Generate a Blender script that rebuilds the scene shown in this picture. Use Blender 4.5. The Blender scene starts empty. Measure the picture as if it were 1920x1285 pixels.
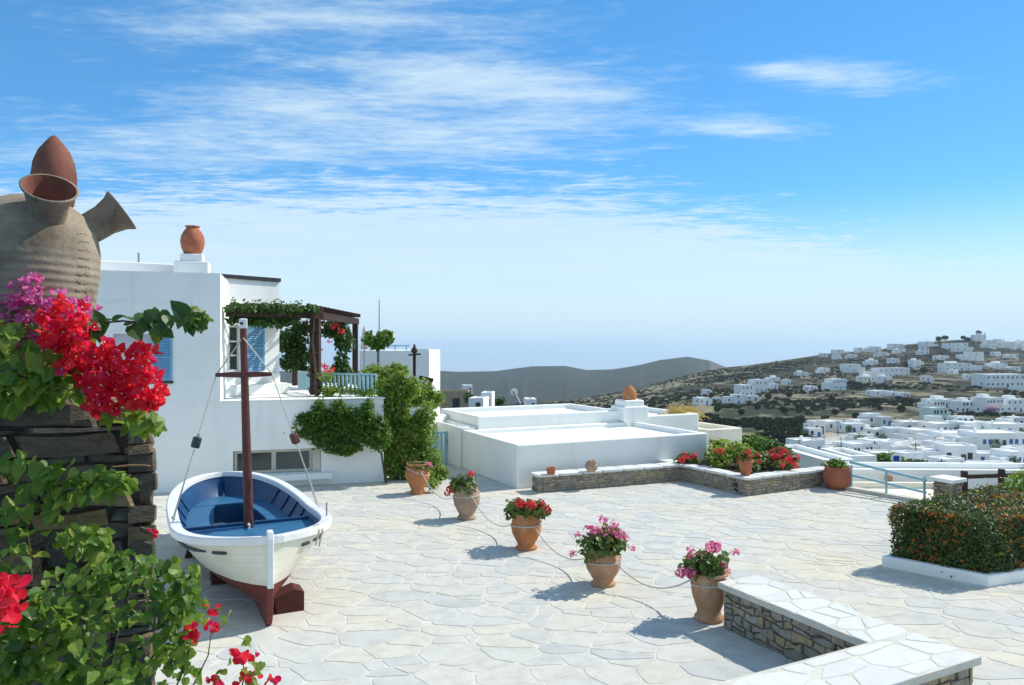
import bpy, bmesh, math, random
import numpy as np
from mathutils import Vector, Matrix

# ------------------------------------------------------------------ camera, sky, sun, exposure
random.seed(7)
RNG = np.random.default_rng(7)
SC = bpy.context.scene
COL = SC.collection
F, CX, HY, H = 1400.0, 960.0, 648.0, 3.6      # focal length in photo pixels, principal column, horizon row, eye height

cam_d = bpy.data.cameras.new('camera')
cam = bpy.data.objects.new('camera', cam_d)
COL.objects.link(cam)
cam.location = (0, 0, H)
cam.rotation_euler = (math.radians(90), 0, 0)
cam_d.sensor_width = 36.0
cam_d.lens = 36.0 * F / 1920.0
cam_d.shift_y = (HY - 642.5) / 1920.0
cam_d.clip_start = 0.05
cam_d.clip_end = 120000
SC.camera = cam

SUN_AZ = math.radians(27)       # from +X towards +Y
SUN_EL = math.radians(45)
SUN_DIR = Vector((math.cos(SUN_AZ) * math.cos(SUN_EL), math.sin(SUN_AZ) * math.cos(SUN_EL), math.sin(SUN_EL)))
sun_d = bpy.data.lights.new('sun', 'SUN')
sun_d.energy = 3.3
sun_d.angle = math.radians(0.53)
sun_d.color = (1.0, 0.95, 0.86)
sun = bpy.data.objects.new('sun', sun_d)
COL.objects.link(sun)
sun.rotation_euler = SUN_DIR.to_track_quat('Z', 'Y').to_euler()
sun.location = (20, 10, 30)

SC.view_settings.view_transform = 'Standard'
SC.view_settings.look = 'None'
SC.view_settings.exposure = 0.60
SC.view_settings.gamma = 1.0
SC.view_settings.use_curve_mapping = False
SC.render.engine = 'CYCLES'
SC.cycles.use_denoising = True
SC.cycles.max_bounces = 7
SC.cycles.diffuse_bounces = 4
SC.cycles.glossy_bounces = 3
SC.cycles.transmission_bounces = 4
SC.cycles.transparent_max_bounces = 6
SC.cycles.volume_bounces = 1
SC.cycles.sample_clamp_indirect = 6.0
SC.cycles.caustics_reflective = False
SC.cycles.caustics_refractive = False


class NT:
    """small helper to wire shader nodes"""
    def __init__(s, tree):
        s.t = tree
        s.n = tree.nodes
        s.l = tree.links

    def node(s, typ, **kw):
        nd = s.n.new(typ)
        for k, v in kw.items():
            if k.startswith('i_'):
                nd.inputs[k[2:].replace('_', ' ')].default_value = v
            else:
                setattr(nd, k, v)
        return nd

    def link(s, a, b):
        s.l.new(a, b)

    def m(s, op, a, b=None, c=None, clamp=False):
        nd = s.n.new('ShaderNodeMath')
        nd.operation = op
        nd.use_clamp = clamp
        for i, v in enumerate((a, b, c)):
            if v is None:
                continue
            if isinstance(v, (int, float)):
                nd.inputs[i].default_value = v
            else:
                s.l.new(v, nd.inputs[i])
        return nd.outputs[0]

    def mix(s, fac, a, b, blend='MIX'):
        nd = s.n.new('ShaderNodeMix')
        nd.data_type = 'RGBA'
        nd.blend_type = blend
        for sock, v in ((nd.inputs[0], fac), (nd.inputs[6], a), (nd.inputs[7], b)):
            if isinstance(v, (int, float)):
                sock.default_value = v
            elif isinstance(v, tuple):
                sock.default_value = (*v[:3], 1)
            else:
                s.l.new(v, sock)
        return nd.outputs[2]

    def ramp(s, fac, stops, interp='LINEAR'):
        nd = s.n.new('ShaderNodeValToRGB')
        nd.color_ramp.interpolation = interp
        el = nd.color_ramp.elements
        while len(el) < len(stops):
            el.new(0.5)
        for e, (p, c) in zip(el, stops):
            e.position = p
            e.color = (*c[:3], 1) if isinstance(c, tuple) else (c, c, c, 1)
        s.l.new(fac, nd.inputs[0])
        return nd.outputs[0]

    def smooth(s, v, a, b):
        nd = s.n.new('ShaderNodeMapRange')
        nd.interpolation_type = 'SMOOTHSTEP'
        s.l.new(v, nd.inputs[0])
        nd.inputs[1].default_value = a
        nd.inputs[2].default_value = b
        return nd.outputs[0]


world = bpy.data.worlds.new('World')
SC.world = world
world.use_nodes = True
SKY_STRENGTH = 0.135


def build_sky():
    t = NT(world.node_tree)
    t.n.clear()
    sky = t.node('ShaderNodeTexSky', sky_type='NISHITA', sun_disc=False)
    sky.sun_elevation = SUN_EL
    sky.sun_rotation = math.pi / 2 - SUN_AZ
    sky.altitude = 300
    sky.air_density = 0.7
    sky.dust_density = 0.0
    sky.ozone_density = 2.2
    hs = t.node('ShaderNodeHueSaturation')
    hs.inputs['Saturation'].default_value = 1.28
    hs.inputs['Hue'].default_value = 0.497
    hs.inputs['Value'].default_value = 1.0
    t.link(sky.outputs[0], hs.inputs['Color'])
    gm = t.node('ShaderNodeGamma')
    gm.inputs[1].default_value = .70
    t.link(hs.outputs[0], gm.inputs[0])
    blue = t.mix(1.0, gm.outputs[0], (.74, 1.27, 1.56), 'MULTIPLY')
    # a high cloud layer: directions are projected on a flat layer above the place
    tc = t.node('ShaderNodeTexCoord')
    sp = t.node('ShaderNodeSeparateXYZ')
    t.link(tc.outputs['Generated'], sp.inputs[0])
    z = t.m('MAXIMUM', sp.outputs[2], 0.012)
    px = t.m('DIVIDE', sp.outputs[0], z)
    py = t.m('DIVIDE', sp.outputs[1], z)
    cb = t.node('ShaderNodeCombineXYZ')
    t.link(px, cb.inputs[0]); t.link(py, cb.inputs[1])

    def noise(scale, sx, sy, rot, detail=9, rough=.6, dist=.0, off=0.0):
        mp = t.node('ShaderNodeMapping')
        mp.inputs['Scale'].default_value = (sx, sy, 1)
        mp.inputs['Rotation'].default_value = (0, 0, rot)
        mp.inputs['Location'].default_value = (off, off * .7, off * .3)
        t.link(cb.outputs[0], mp.inputs[0])
        nd = t.node('ShaderNodeTexNoise')
        nd.inputs['Scale'].default_value = scale
        nd.inputs['Detail'].default_value = detail
        nd.inputs['Roughness'].default_value = rough
        nd.inputs['Distortion'].default_value = dist
        t.link(mp.outputs[0], nd.inputs[0])
        return nd.outputs[0]

    n1 = noise(1.6, 1.0, 1.9, .32, dist=.5)          # streaks
    n2 = noise(5.5, 1.0, 2.4, -.25, dist=.4, off=3.1)
    nb = noise(.55, 1.0, 1.2, .1, detail=4, off=7.7)

    def blob(x, y, rx, ry, a, rot=0.0):
        dx = t.m('SUBTRACT', px, x)
        dy = t.m('SUBTRACT', py, y)
        c, s_ = math.cos(rot), math.sin(rot)
        ex = t.m('ADD', t.m('MULTIPLY', dx, c / rx), t.m('MULTIPLY', dy, s_ / rx))
        ey = t.m('ADD', t.m('MULTIPLY', dx, -s_ / ry), t.m('MULTIPLY', dy, c / ry))
        r2 = t.m('ADD', t.m('MULTIPLY', ex, ex), t.m('MULTIPLY', ey, ey))
        return t.m('MULTIPLY', t.m('EXPONENT', t.m('MULTIPLY', r2, -1.0)), a)

    cov = None
    for b in BLOBS:
        v = blob(*b)
        cov = v if cov is None else t.m('ADD', cov, v)
    n3 = noise(15.0, 1.0, 2.6, .2, detail=6, dist=.6, off=1.7)
    dens = t.m('ADD', t.m('ADD', t.m('MULTIPLY', n1, .5), t.m('MULTIPLY', n2, .34)), t.m('MULTIPLY', n3, .16))
    dens = t.m('MULTIPLY', t.m('SUBTRACT', dens, .5), 2.7)
    wisps = t.smooth(t.m('ADD', dens, t.m('SUBTRACT', t.m('ADD', cov, t.m('MULTIPLY', t.smooth(sp.outputs[1], .5, .2), .75)), .27)), -.05, 1.05)  # extra cloud out of view, added to raise the fill light
    wisps = t.m('MULTIPLY', wisps, .80)
    # the broad thin sheet that closes the lower sky
    edge = t.m('ADD', t.m('MULTIPLY', t.m('MAXIMUM', t.m('SUBTRACT', px, .3), 0.0), .80), 4.25)
    rad = t.m('SQRT', t.m('ADD', t.m('MULTIPLY', px, px), t.m('MULTIPLY', py, py)))
    behind = t.m('SUBTRACT', t.m('SUBTRACT', rad, 4.6), t.m('MULTIPLY', t.smooth(sp.outputs[1], .2, .6), 40.0))  # unseen sheet carried on behind the camera to make the fill light neutral
    sd = t.m('MAXIMUM', t.m('SUBTRACT', py, edge), behind)
    sd = t.m('ADD', sd, t.m('MULTIPLY', t.m('SUBTRACT', n1, .5), 4.5))
    sd = t.m('ADD', sd, t.m('MULTIPLY', t.m('SUBTRACT', n2, .5), 3.6))
    sd = t.m('ADD', sd, t.m('MULTIPLY', t.m('SUBTRACT', n3, .5), 1.6))
    sheet = t.m('MULTIPLY', t.smooth(sd, -.3, 1.6), t.m('ADD', .62, t.m('MULTIPLY', nb, .35)))
    low = t.m('MULTIPLY', t.smooth(sp.outputs[2], .20, .03), .95)
    sheet = t.m('MAXIMUM', sheet, low)
    cloud = t.m('MAXIMUM', wisps, sheet, clamp=True)
    cloud = t.m('ADD', .03, t.m('MULTIPLY', cloud, .97))
    col = t.mix(cloud, blue, CLOUD_COL)
    col = t.mix(t.m('MULTIPLY', t.smooth(sp.outputs[2], .085, .0), .8), col, (3.0, 4.05, 4.8))
    bg = t.node('ShaderNodeBackground')
    t.link(col, bg.inputs[0])
    bg.inputs[1].default_value = SKY_STRENGTH
    out = t.node('ShaderNodeOutputWorld')
    t.link(bg.outputs[0], out.inputs[0])


CLOUD_COL = (3.7, 4.5, 4.95)
BLOBS = [(-.65, 3.05, 1.0, .5, .74, -.1), (.05, 2.85, .6, .20, .7, .3), (-.8, 2.25, .75, .20, .62, .0),
         (-1.9, 3.9, 1.3, .6, .70, .0), (1.30, 2.78, .36, .18, .95, .3), (1.08, 3.45, .42, .16, .9, .2),
         (.95, 2.72, .12, .10, .6, .0), (-.2, 3.75, .9, .45, .66, 0), (-.1, 2.4, .9, .25, .2, 0), (.2, 3.3, .5, .2, .3, 0)]
build_sky()


# ------------------------------------------------------------------ helpers: coordinates, meshes, objects
def P(u, v, D):
    """the point seen at photo position u,v at depth D"""
    return Vector(((u - CX) / F * D, D, H - (v - HY) / F * D))


def G(u, v, z=0.0):
    """the point of the level z seen at photo position u,v"""
    D = (H - z) * F / (v - HY)
    return Vector(((u - CX) / F * D, D, z))


class MB:
    def __init__(s):
        s.v = []
        s.f = []
        s.mi = []
        s.smooth = []

    def add(s, verts, faces, mi=0, smooth=False):
        o = len(s.v)
        s.v.extend([tuple(p) for p in verts])
        for f in faces:
            s.f.append(tuple(i + o for i in f))
            s.mi.append(mi)
            s.smooth.append(smooth)
        return s

    def box(s, c, size, rz=0.0, mi=0, M=None):
        x, y, z = (k / 2 for k in size)
        pts = [Vector((a, b, d)) for d in (-z, z) for a, b in ((-x, -y), (x, -y), (x, y), (-x, y))]
        R = M if M is not None else Matrix.Rotation(rz, 3, 'Z')
        c = Vector(c)
        s.add([c + R @ p for p in pts], [(3, 2, 1, 0), (4, 5, 6, 7), (0, 1, 5, 4), (1, 2, 6, 5), (2, 3, 7, 6), (3, 0, 4, 7)], mi)
        return s

    def bar(s, a, b, w, h, mi=0, up=(0, 0, 1)):
        a, b = Vector(a), Vector(b)
        d = b - a
        x = d.normalized()
        y = Vector(up).cross(x)
        if y.length < 1e-4:
            y = Vector((1, 0, 0)).cross(x)
        y.normalize()
        z = x.cross(y)
        R = Matrix((x, y, z)).transposed()
        return s.box((a + b) / 2, (d.length, w, h), M=R, mi=mi)

    def prism(s, poly, z0, z1, mi=0):
        n = len(poly)
        pts = [(p[0], p[1], z0) for p in poly] + [(p[0], p[1], z1) for p in poly]
        fs = [tuple(range(n - 1, -1, -1)), tuple(range(n, 2 * n))]
        fs += [(i, (i + 1) % n, n + (i + 1) % n, n + i) for i in range(n)]
        return s.add(pts, fs, mi)

    def tube(s, pts, r, n=8, mi=0, smooth=True, caps=True):
        pts = [Vector(p) for p in pts]
        rs = [r] * len(pts) if isinstance(r, (int, float)) else list(r)
        vs, fs = [], []
        ref = None
        for i, p in enumerate(pts):
            t = (pts[min(i + 1, len(pts) - 1)] - pts[max(i - 1, 0)]).normalized()
            if ref is None:
                ref = Vector((0, 0, 1)) if abs(t.z) < .9 else Vector((1, 0, 0))
            a = t.cross(ref)
            if a.length < 1e-5:
                a = t.cross(Vector((0, 1, 0)))
            a.normalize()
            b = t.cross(a)
            ref = a.cross(t)
            for k in range(n):
                an = 2 * math.pi * k / n
                vs.append(p + (a * math.cos(an) + b * math.sin(an)) * rs[i])
        for i in range(len(pts) - 1):
            for k in range(n):
                k2 = (k + 1) % n
                fs.append((i * n + k, i * n + k2, (i + 1) * n + k2, (i + 1) * n + k))
        s.add(vs, fs, mi, smooth)
        if caps:
            o = len(vs)
            s.add([vs[k] for k in range(n)], [tuple(range(n))], mi)
            s.add([vs[o - n + k] for k in range(n)], [tuple(range(n - 1, -1, -1))], mi)
        return s

    def lathe(s, prof, n=28, c=(0, 0, 0), M=None, mi=0, sq=None, wob=0.0):
        """prof: (radius, height) pairs; M: 3x3 orientation"""
        R = M if M is not None else Matrix.Identity(3)
        c = Vector(c)
        vs, fs = [], []
        for j, (r, h) in enumerate(prof):
            for k in range(n):
                a = 2 * math.pi * k / n
                rr = r * (1 + wob * math.sin(3 * a + j * .7) * .5 + wob * math.sin(2 * a + 1) * .5)
                vs.append(c + R @ Vector((rr * math.cos(a), rr * math.sin(a), h)))
        for j in range(len(prof) - 1):
            for k in range(n):
                k2 = (k + 1) % n
                fs.append((j * n + k, j * n + k2, (j + 1) * n + k2, (j + 1) * n + k))
        return s.add(vs, fs, mi, True)

    def mesh(s, name):
        me = bpy.data.meshes.new(name)
        me.from_pydata(s.v, [], s.f)
        me.polygons.foreach_set('material_index', s.mi)
        me.polygons.foreach_set('use_smooth', s.smooth)
        me.update()
        return me


WL = {}


def thing(name, label, cat, loc=(0, 0, 0), rz=0.0, group=None):
    o = bpy.data.objects.new(name, None)
    o.empty_display_size = .2
    COL.objects.link(o)
    o.location = loc
    o.rotation_euler = (0, 0, rz)
    WL[o.name] = Vector(loc)
    o['label'] = label
    o['category'] = cat
    if group:
        o['group'] = group
    return o


def link(name, me, mats, parent=None, local=False, bevel=0.0, seg=2):
    """one mesh object; meshes of parts are in world coordinates unless local"""
    o = bpy.data.objects.new(name, me)
    COL.objects.link(o)
    if not isinstance(mats, (list, tuple)):
        mats = [mats]
    if len(me.materials) == 0:
        for m_ in mats:
            me.materials.append(m_)
    if parent is not None:
        o.parent = parent
        if not local:
            o.location = -WL.get(parent.name, Vector((0, 0, 0)))
    WL[o.name] = Vector((0, 0, 0))
    if bevel:
        b = o.modifiers.new('bevel', 'BEVEL')
        b.width = bevel
        b.segments = seg
        b.limit_method = 'ANGLE'
        b.angle_limit = math.radians(40)
    return o


def part(name, mb, mats, parent=None, **kw):
    return link(name, mb.mesh(name), mats, parent, **kw)


def tag(o, label, cat, group=None):
    o['label'] = label
    o['category'] = cat
    if group:
        o['group'] = group
    return o


def struct(o):
    o['kind'] = 'structure'
    return o


def stuff(o):
    o['kind'] = 'stuff'
    return o


def np_mesh(name, verts, faces, smooth=False, mi=None):
    """verts (N,3), faces (M,k) arrays"""
    me = bpy.data.meshes.new(name)
    verts = np.asarray(verts, dtype=np.float32)
    faces = np.asarray(faces, dtype=np.int32)
    k = faces.shape[1]
    me.vertices.add(len(verts))
    me.vertices.foreach_set('co', verts.ravel())
    me.loops.add(faces.size)
    me.loops.foreach_set('vertex_index', faces.ravel())
    me.polygons.add(len(faces))
    me.polygons.foreach_set('loop_start', np.arange(0, faces.size, k, dtype=np.int32))
    if mi is not None:
        me.polygons.foreach_set('material_index', np.asarray(mi, dtype=np.int32))
    me.polygons.foreach_set('use_smooth', np.full(len(faces), smooth))
    me.update(calc_edges=True)
    me.validate()
    return me


def norm(a):
    return a / np.maximum(np.linalg.norm(a, axis=1, keepdims=True), 1e-9)


def frames(nrm, rng=RNG, along=None):
    """rotation matrices whose z column is nrm and whose y column is random in the plane or near along"""
    n = norm(np.asarray(nrm, float))
    a = rng.normal(size=n.shape) if along is None else np.asarray(along, float)
    y = norm(a - n * (a * n).sum(1, keepdims=True))
    x = np.cross(y, n)
    return np.stack([x, y, n], axis=2)


def scatter(name, tv, tf, pos, R, sc, mi=None):
    tv = np.asarray(tv, float)
    tf = np.asarray(tf, int)
    N = len(pos)
    sc = np.asarray(sc, float)
    if sc.ndim == 1:
        sc = sc[:, None]
    v = np.einsum('nij,nkj->nki', R, tv[None] * sc[:, None, :] if sc.shape[1] == 3 else tv[None] * sc[:, :, None])
    v = v + np.asarray(pos)[:, None, :]
    f = tf[None] + (np.arange(N) * len(tv))[:, None, None]
    return np_mesh(name, v.reshape(-1, 3), f.reshape(-1, tf.shape[1]), mi=None if mi is None else np.tile(mi, N))


# leaf shapes: unit length along y, surface normal z
LEAF_V = [(0, 0, 0), (.26, .30, .07), (.30, .55, .06), (0, 1, -.12), (-.30, .55, .06), (-.26, .30, .07), (0, .5, -.02)]
LEAF_F = [(0, 1, 6), (1, 2, 6), (2, 3, 6), (3, 4, 6), (4, 5, 6), (5, 0, 6)]
SML_V = [(0, 0, 0), (.28, .5, .06), (0, 1, 0), (-.28, .5, .06)]
SML_F = [(0, 1, 2), (0, 2, 3)]
RND_V = [(0, 0, 0), (.42, .18, .08), (.5, .6, .1), (.2, .95, .03), (-.2, .95, .03), (-.5, .6, .1), (-.42, .18, .08), (0, .5, -.05)]
RND_F = [(i, (i + 1) % 7, 7) for i in range(7)]


def ball(n, rng=RNG, shell=.0):
    d = norm(rng.normal(size=(n, 3)))
    r = rng.random(n) ** (1 / 3)
    r = shell + (1 - shell) * r
    return d * r[:, None], d


# ------------------------------------------------------------------ materials
def base_mat(name, rough=.8, spec=.3):
    m = bpy.data.materials.new(name)
    m.use_nodes = True
    t = NT(m.node_tree)
    b = t.n['Principled BSDF']
    b.inputs['Roughness'].default_value = rough
    b.inputs['Specular IOR Level'].default_value = spec
    return m, t, b


def pos_noise(t, scale, detail=5, rough=.6, stretch=(1, 1, 1), dist=0.0):
    g = t.node('ShaderNodeNewGeometry')
    mp = t.node('ShaderNodeMapping')
    mp.inputs['Scale'].default_value = stretch
    t.link(g.outputs['Position'], mp.inputs[0])
    n = t.node('ShaderNodeTexNoise')
    n.inputs['Scale'].default_value = scale
    n.inputs['Detail'].default_value = detail
    n.inputs['Roughness'].default_value = rough
    n.inputs['Distortion'].default_value = dist
    t.link(mp.outputs[0], n.inputs[0])
    return n.outputs[0]


def add_bump(t, b, h, strength, dist=.02):
    bp = t.node('ShaderNodeBump')
    bp.inputs['Strength'].default_value = strength
    bp.inputs['Distance'].default_value = dist
    t.link(h, bp.inputs['Height'])
    t.link(bp.outputs[0], b.inputs['Normal'])


def M(name, col, col2=None, rough=.8, scale=3.0, bump=.25, bscale=30.0, spec=.3, lo=.35, hi=.65, stretch=(1, 1, 1), bdist=.01):
    m, t, b = base_mat(name, rough, spec)
    col2 = col2 or tuple(c * .82 for c in col)
    n = pos_noise(t, scale, 6, .62, stretch)
    c = t.mix(t.smooth(n, lo, hi), col2, col)
    t.link(c, b.inputs['Base Color'])
    if bump:
        add_bump(t, b, pos_noise(t, bscale, 5, .6, stretch), bump, bdist)
    return m


def rand_value(t):
    oi = t.node('ShaderNodeObjectInfo')
    g = t.node('ShaderNodeNewGeometry')
    return t.m('FRACT', t.m('ADD', oi.outputs['Random'], t.m('MULTIPLY', g.outputs['Random Per Island'], 7.31)))


def MR(name, stops, rough=.8, scale=6.0, var=.25, bump=.4, bscale=25.0, spec=.25, bdist=.015, big=None, stretch=(1, 1, 1)):
    """one colour for each piece, drawn from a ramp, with grain on it"""
    m, t, b = base_mat(name, rough, spec)
    r = rand_value(t)
    c = t.ramp(r, [(i / max(len(stops) - 1, 1), s_) for i, s_ in enumerate(stops)])
    n = pos_noise(t, scale, 7, .65, stretch)
    if big:
        nb = pos_noise(t, big[1], 3, .5)
        c = t.mix(t.m('MULTIPLY', t.smooth(nb, .47, .66), big[2]), c, big[0])
    c = t.mix(t.m('MULTIPLY', t.smooth(n, .62, .3), var), c, tuple(x * .35 for x in stops[0]), 'MIX')
    t.link(c, b.inputs['Base Color'])
    if bump:
        add_bump(t, b, pos_noise(t, bscale, 6, .65, stretch), bump, bdist)
    return m


def ML(name, stops, trans=.3, rough=.45, spec=.35, tcol=None):
    """leaves and petals: colour per leaf, part of the light passes through"""
    m, t, b = base_mat(name, rough, spec)
    r = rand_value(t)
    c = t.ramp(r, [(i / max(len(stops) - 1, 1), s_) for i, s_ in enumerate(stops)])
    t.link(c, b.inputs['Base Color'])
    tr = t.node('ShaderNodeBsdfTranslucent')
    if tcol:
        c2 = t.mix(.6, c, tcol)
        t.link(c2, tr.inputs[0])
    else:
        t.link(c, tr.inputs[0])
    mx = t.node('ShaderNodeMixShader')
    mx.inputs[0].default_value = trans
    t.link(b.outputs[0], mx.inputs[1])
    t.link(tr.outputs[0], mx.inputs[2])
    t.link(mx.outputs[0], t.n['Material Output'].inputs[0])
    return m


def whitewash(name, col, dirt):
    """lime wash: patches of older coats, faint runs of rain"""
    m, t, b = base_mat(name, .92, .12)
    n = pos_noise(t, 1.1, 7, .65)
    runs = pos_noise(t, 2.6, 5, .6, (1, 1, .10))
    c = t.mix(t.smooth(n, .25, .62), tuple(x * .93 for x in col), col)
    c = t.mix(t.m('MULTIPLY', t.smooth(runs, .56, .75), .35), c, dirt)
    t.link(c, b.inputs['Base Color'])
    h = t.m('ADD', pos_noise(t, 6, 6, .6), t.m('MULTIPLY', pos_noise(t, 40, 3, .5), .25))
    add_bump(t, b, h, .5, .02)
    return m


m_white = whitewash('whitewash', (.89, .89, .84), (.68, .67, .61))
m_cream = M('cream_plaster', (.85, .80, .66), (.76, .70, .56), rough=.9, scale=1.5, spec=.15)
m_mortar = M('mortar', (.65, .62, .53), (.54, .51, .43), rough=.95, scale=2.0, bump=.5, bscale=45, spec=.1)
m_flag = MR('flagstone', [(.56, .55, .495), (.60, .58, .51), (.52, .52, .485), (.61, .58, .48), (.57, .56, .515), (.49, .495, .465)], rough=.85, scale=4.0, var=.22,
            bump=.5, bscale=9, bdist=.012, big=((.66, .585, .42), .26, .55))
m_coping = MR('coping_stone', [(.66, .66, .62), (.70, .69, .64), (.62, .62, .59)], rough=.85, var=.15, bump=.4, bscale=12)
m_rubble = MR('rubble_stone', [(.36, .30, .21), (.46, .37, .25), (.30, .28, .25), (.46, .34, .17), (.38, .35, .30), (.25, .22, .18), (.44, .40, .34)],
              scale=9, var=.55, bump=.9, bscale=18, bdist=.02)
m_slate = MR('slate_stone', [(.13, .105, .08), (.22, .165, .105), (.095, .085, .075), (.29, .20, .095), (.155, .135, .11), (.20, .175, .145), (.34, .225, .10)],
             scale=11, var=.6, bump=1.0, bscale=22, bdist=.02, stretch=(1, 1, 2.5))
m_joint = M('wall_joint', (.16, .14, .11), (.08, .07, .06), rough=.95, scale=8, bump=.6)
m_pale_joint = M('pale_joint', (.42, .39, .32), (.27, .24, .19), rough=.95, scale=8, bump=.6)
def terracotta(name, col, col2, bloom):
    """fired clay with lime bloom and damp marks"""
    m, t, b = base_mat(name, .82, .2)
    n = pos_noise(t, 4, 7, .65)
    c = t.mix(t.smooth(n, .35, .65), col2, col)
    k = pos_noise(t, 7.5, 7, .7, (1, 1, .6), .4)
    c = t.mix(t.m('MULTIPLY', t.smooth(k, .52, .70), bloom), c, (.66, .56, .46))
    c = t.mix(t.m('MULTIPLY', t.smooth(k, .40, .28), .45), c, tuple(x * .55 for x in col2))
    t.link(c, b.inputs['Base Color'])
    add_bump(t, b, pos_noise(t, 28, 5, .6), .3, .008)
    return m


m_terra = terracotta('terracotta', (.54, .215, .085), (.42, .165, .07), .35)
m_terra_pale = terracotta('pale_terracotta', (.52, .28, .155), (.38, .22, .13), .5)
m_terra_dust = terracotta('dusty_terracotta', (.44, .30, .22), (.33, .23, .17), .55)
m_terra_red = M('red_terracotta', (.46, .155, .08), (.36, .12, .065), rough=.8, scale=4, bump=.2, spec=.2)
m_soil = M('soil', (.07, .05, .03), rough=1, scale=30, bump=.8, bscale=60)
m_dark_in = M('dark_inside', (.05, .03, .02), rough=1, bump=0)
m_wood = M('dark_brown_wood', (.065, .032, .022), (.035, .018, .013), rough=.7, scale=14, bump=.4, bscale=50, stretch=(1, 1, .2))
m_mast = M('red_brown_mast', (.13, .035, .025), (.08, .022, .018), rough=.45, scale=9, bump=.15, bscale=40, spec=.4, stretch=(1, 1, .15))
m_blue = M('blue_paint', (.06, .24, .46), (.05, .20, .40), rough=.5, scale=4, bump=.1, spec=.35)
m_lblue = M('turquoise_paint', (.33, .53, .57), (.28, .46, .51), rough=.5, scale=4, bump=.1, spec=.35)
m_sblue = M('shutter_blue', (.20, .42, .62), (.16, .36, .55), rough=.55, scale=4, bump=.1)
m_glass = M('window_glass', (.05, .075, .075), (.035, .05, .05), rough=.12, scale=1, bump=0, spec=.6)
m_slabedge = M('dark_roof_slate', (.05, .05, .055), (.03, .03, .035), rough=.8, scale=10)
m_rope = M('white_rope', (.62, .58, .48), (.50, .46, .38), rough=.9, scale=60, bump=.5, bscale=300, bdist=.003)
m_metal = M('grey_metal', (.35, .36, .37), (.25, .26, .27), rough=.4, scale=10, bump=0, spec=.5)
m_bark = M('bark', (.13, .09, .06), (.07, .05, .035), rough=.95, scale=18, bump=.7, bscale=40, stretch=(1, 1, .3))
m_leaf = ML('leaf_green', [(.06, .14, .018), (.095, .19, .025), (.045, .11, .016), (.13, .24, .03), (.075, .16, .02)], trans=.40, tcol=(.28, .44, .04))
m_leaf_dark = ML('leaf_dark', [(.03, .075, .014), (.05, .105, .018), (.04, .09, .018), (.075, .14, .022)], trans=.24, tcol=(.12, .25, .03))
m_leaf_lime = ML('leaf_lime', [(.13, .24, .025), (.18, .30, .04), (.09, .18, .02), (.23, .33, .06), (.30, .33, .05)], trans=.46, tcol=(.42, .56, .06))
m_leaf_hedge = ML('leaf_hedge', [(.035, .07, .016), (.06, .105, .018), (.08, .125, .022), (.045, .08, .022), (.12, .11, .025)], trans=.2, tcol=(.15, .22, .03))
m_bract_red = ML('bract_red', [(.88, .025, .05), (.92, .04, .07), (.84, .02, .07), (.92, .06, .05), (.88, .05, .20)], trans=.5, rough=.6, spec=.15)
m_bract_mag = ML('bract_magenta', [(.80, .12, .46), (.84, .26, .56), (.74, .08, .38), (.86, .40, .66), (.82, .10, .30)], trans=.5, rough=.6, spec=.15)
m_pet_pink = ML('petal_pink', [(.86, .20, .42), (.88, .32, .52), (.82, .12, .32), (.86, .22, .34)], trans=.45, rough=.6, spec=.15)
m_pet_red = ML('petal_red', [(.72, .03, .035), (.78, .07, .05), (.74, .04, .12), (.70, .13, .06)], trans=.3, rough=.6, spec=.15)
m_pet_orange = ML('petal_orange', [(.76, .20, .03), (.80, .28, .04), (.70, .13, .03)], trans=.25, rough=.6, spec=.15)
m_cream_f = ML('flower_cream', [(.75, .68, .45), (.78, .74, .6)], trans=.2, rough=.6)
# ------------------------------------------------------------------ terrain, sea
_tab = np.random.default_rng(3).random((256, 256))


def vnoise(x, y):
    xi, yi = np.floor(x).astype(int), np.floor(y).astype(int)
    fx, fy = x - xi, y - yi
    fx, fy = fx * fx * (3 - 2 * fx), fy * fy * (3 - 2 * fy)
    a, b = _tab[xi % 256, yi % 256], _tab[(xi + 1) % 256, yi % 256]
    c, d = _tab[xi % 256, (yi + 1) % 256], _tab[(xi + 1) % 256, (yi + 1) % 256]
    return (a * (1 - fx) + b * fx) * (1 - fy) + (c * (1 - fx) + d * fx) * fy - .5


def fbm(x, y, o=5, g=.5):
    s, a = 0, 1.0
    for k in range(o):
        s = s + a * vnoise(x + 17.3 * k, y + 9.1 * k)
        x, y, a = x * 2.03, y * 2.03, a * g
    return s


RIDGE_B = ([-4000, 900, 1000, 1100, 1200, 1300, 1350, 1400, 1480, 1560, 1640, 1700, 1760, 1820, 1920, 2300, 6000],
           [765, 762, 755, 745, 727, 701, 690, 685, 674, 662, 657, 646, 639, 637, 644, 668, 690])
RIDGE_A = ([-4000, 500, 800, 860, 930, 970, 1000, 1060, 1100, 1150, 1200, 1240, 1290, 1330, 1360, 1500, 6000],
           [700, 696, 694, 697, 696, 690, 687, 686, 694, 693, 685, 675, 669, 676, 688, 700, 700])
SD = [330, 420, 550, 700, 850, 1000]
SS = [0, .19, .43, .63, .83, 1.0]


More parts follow.
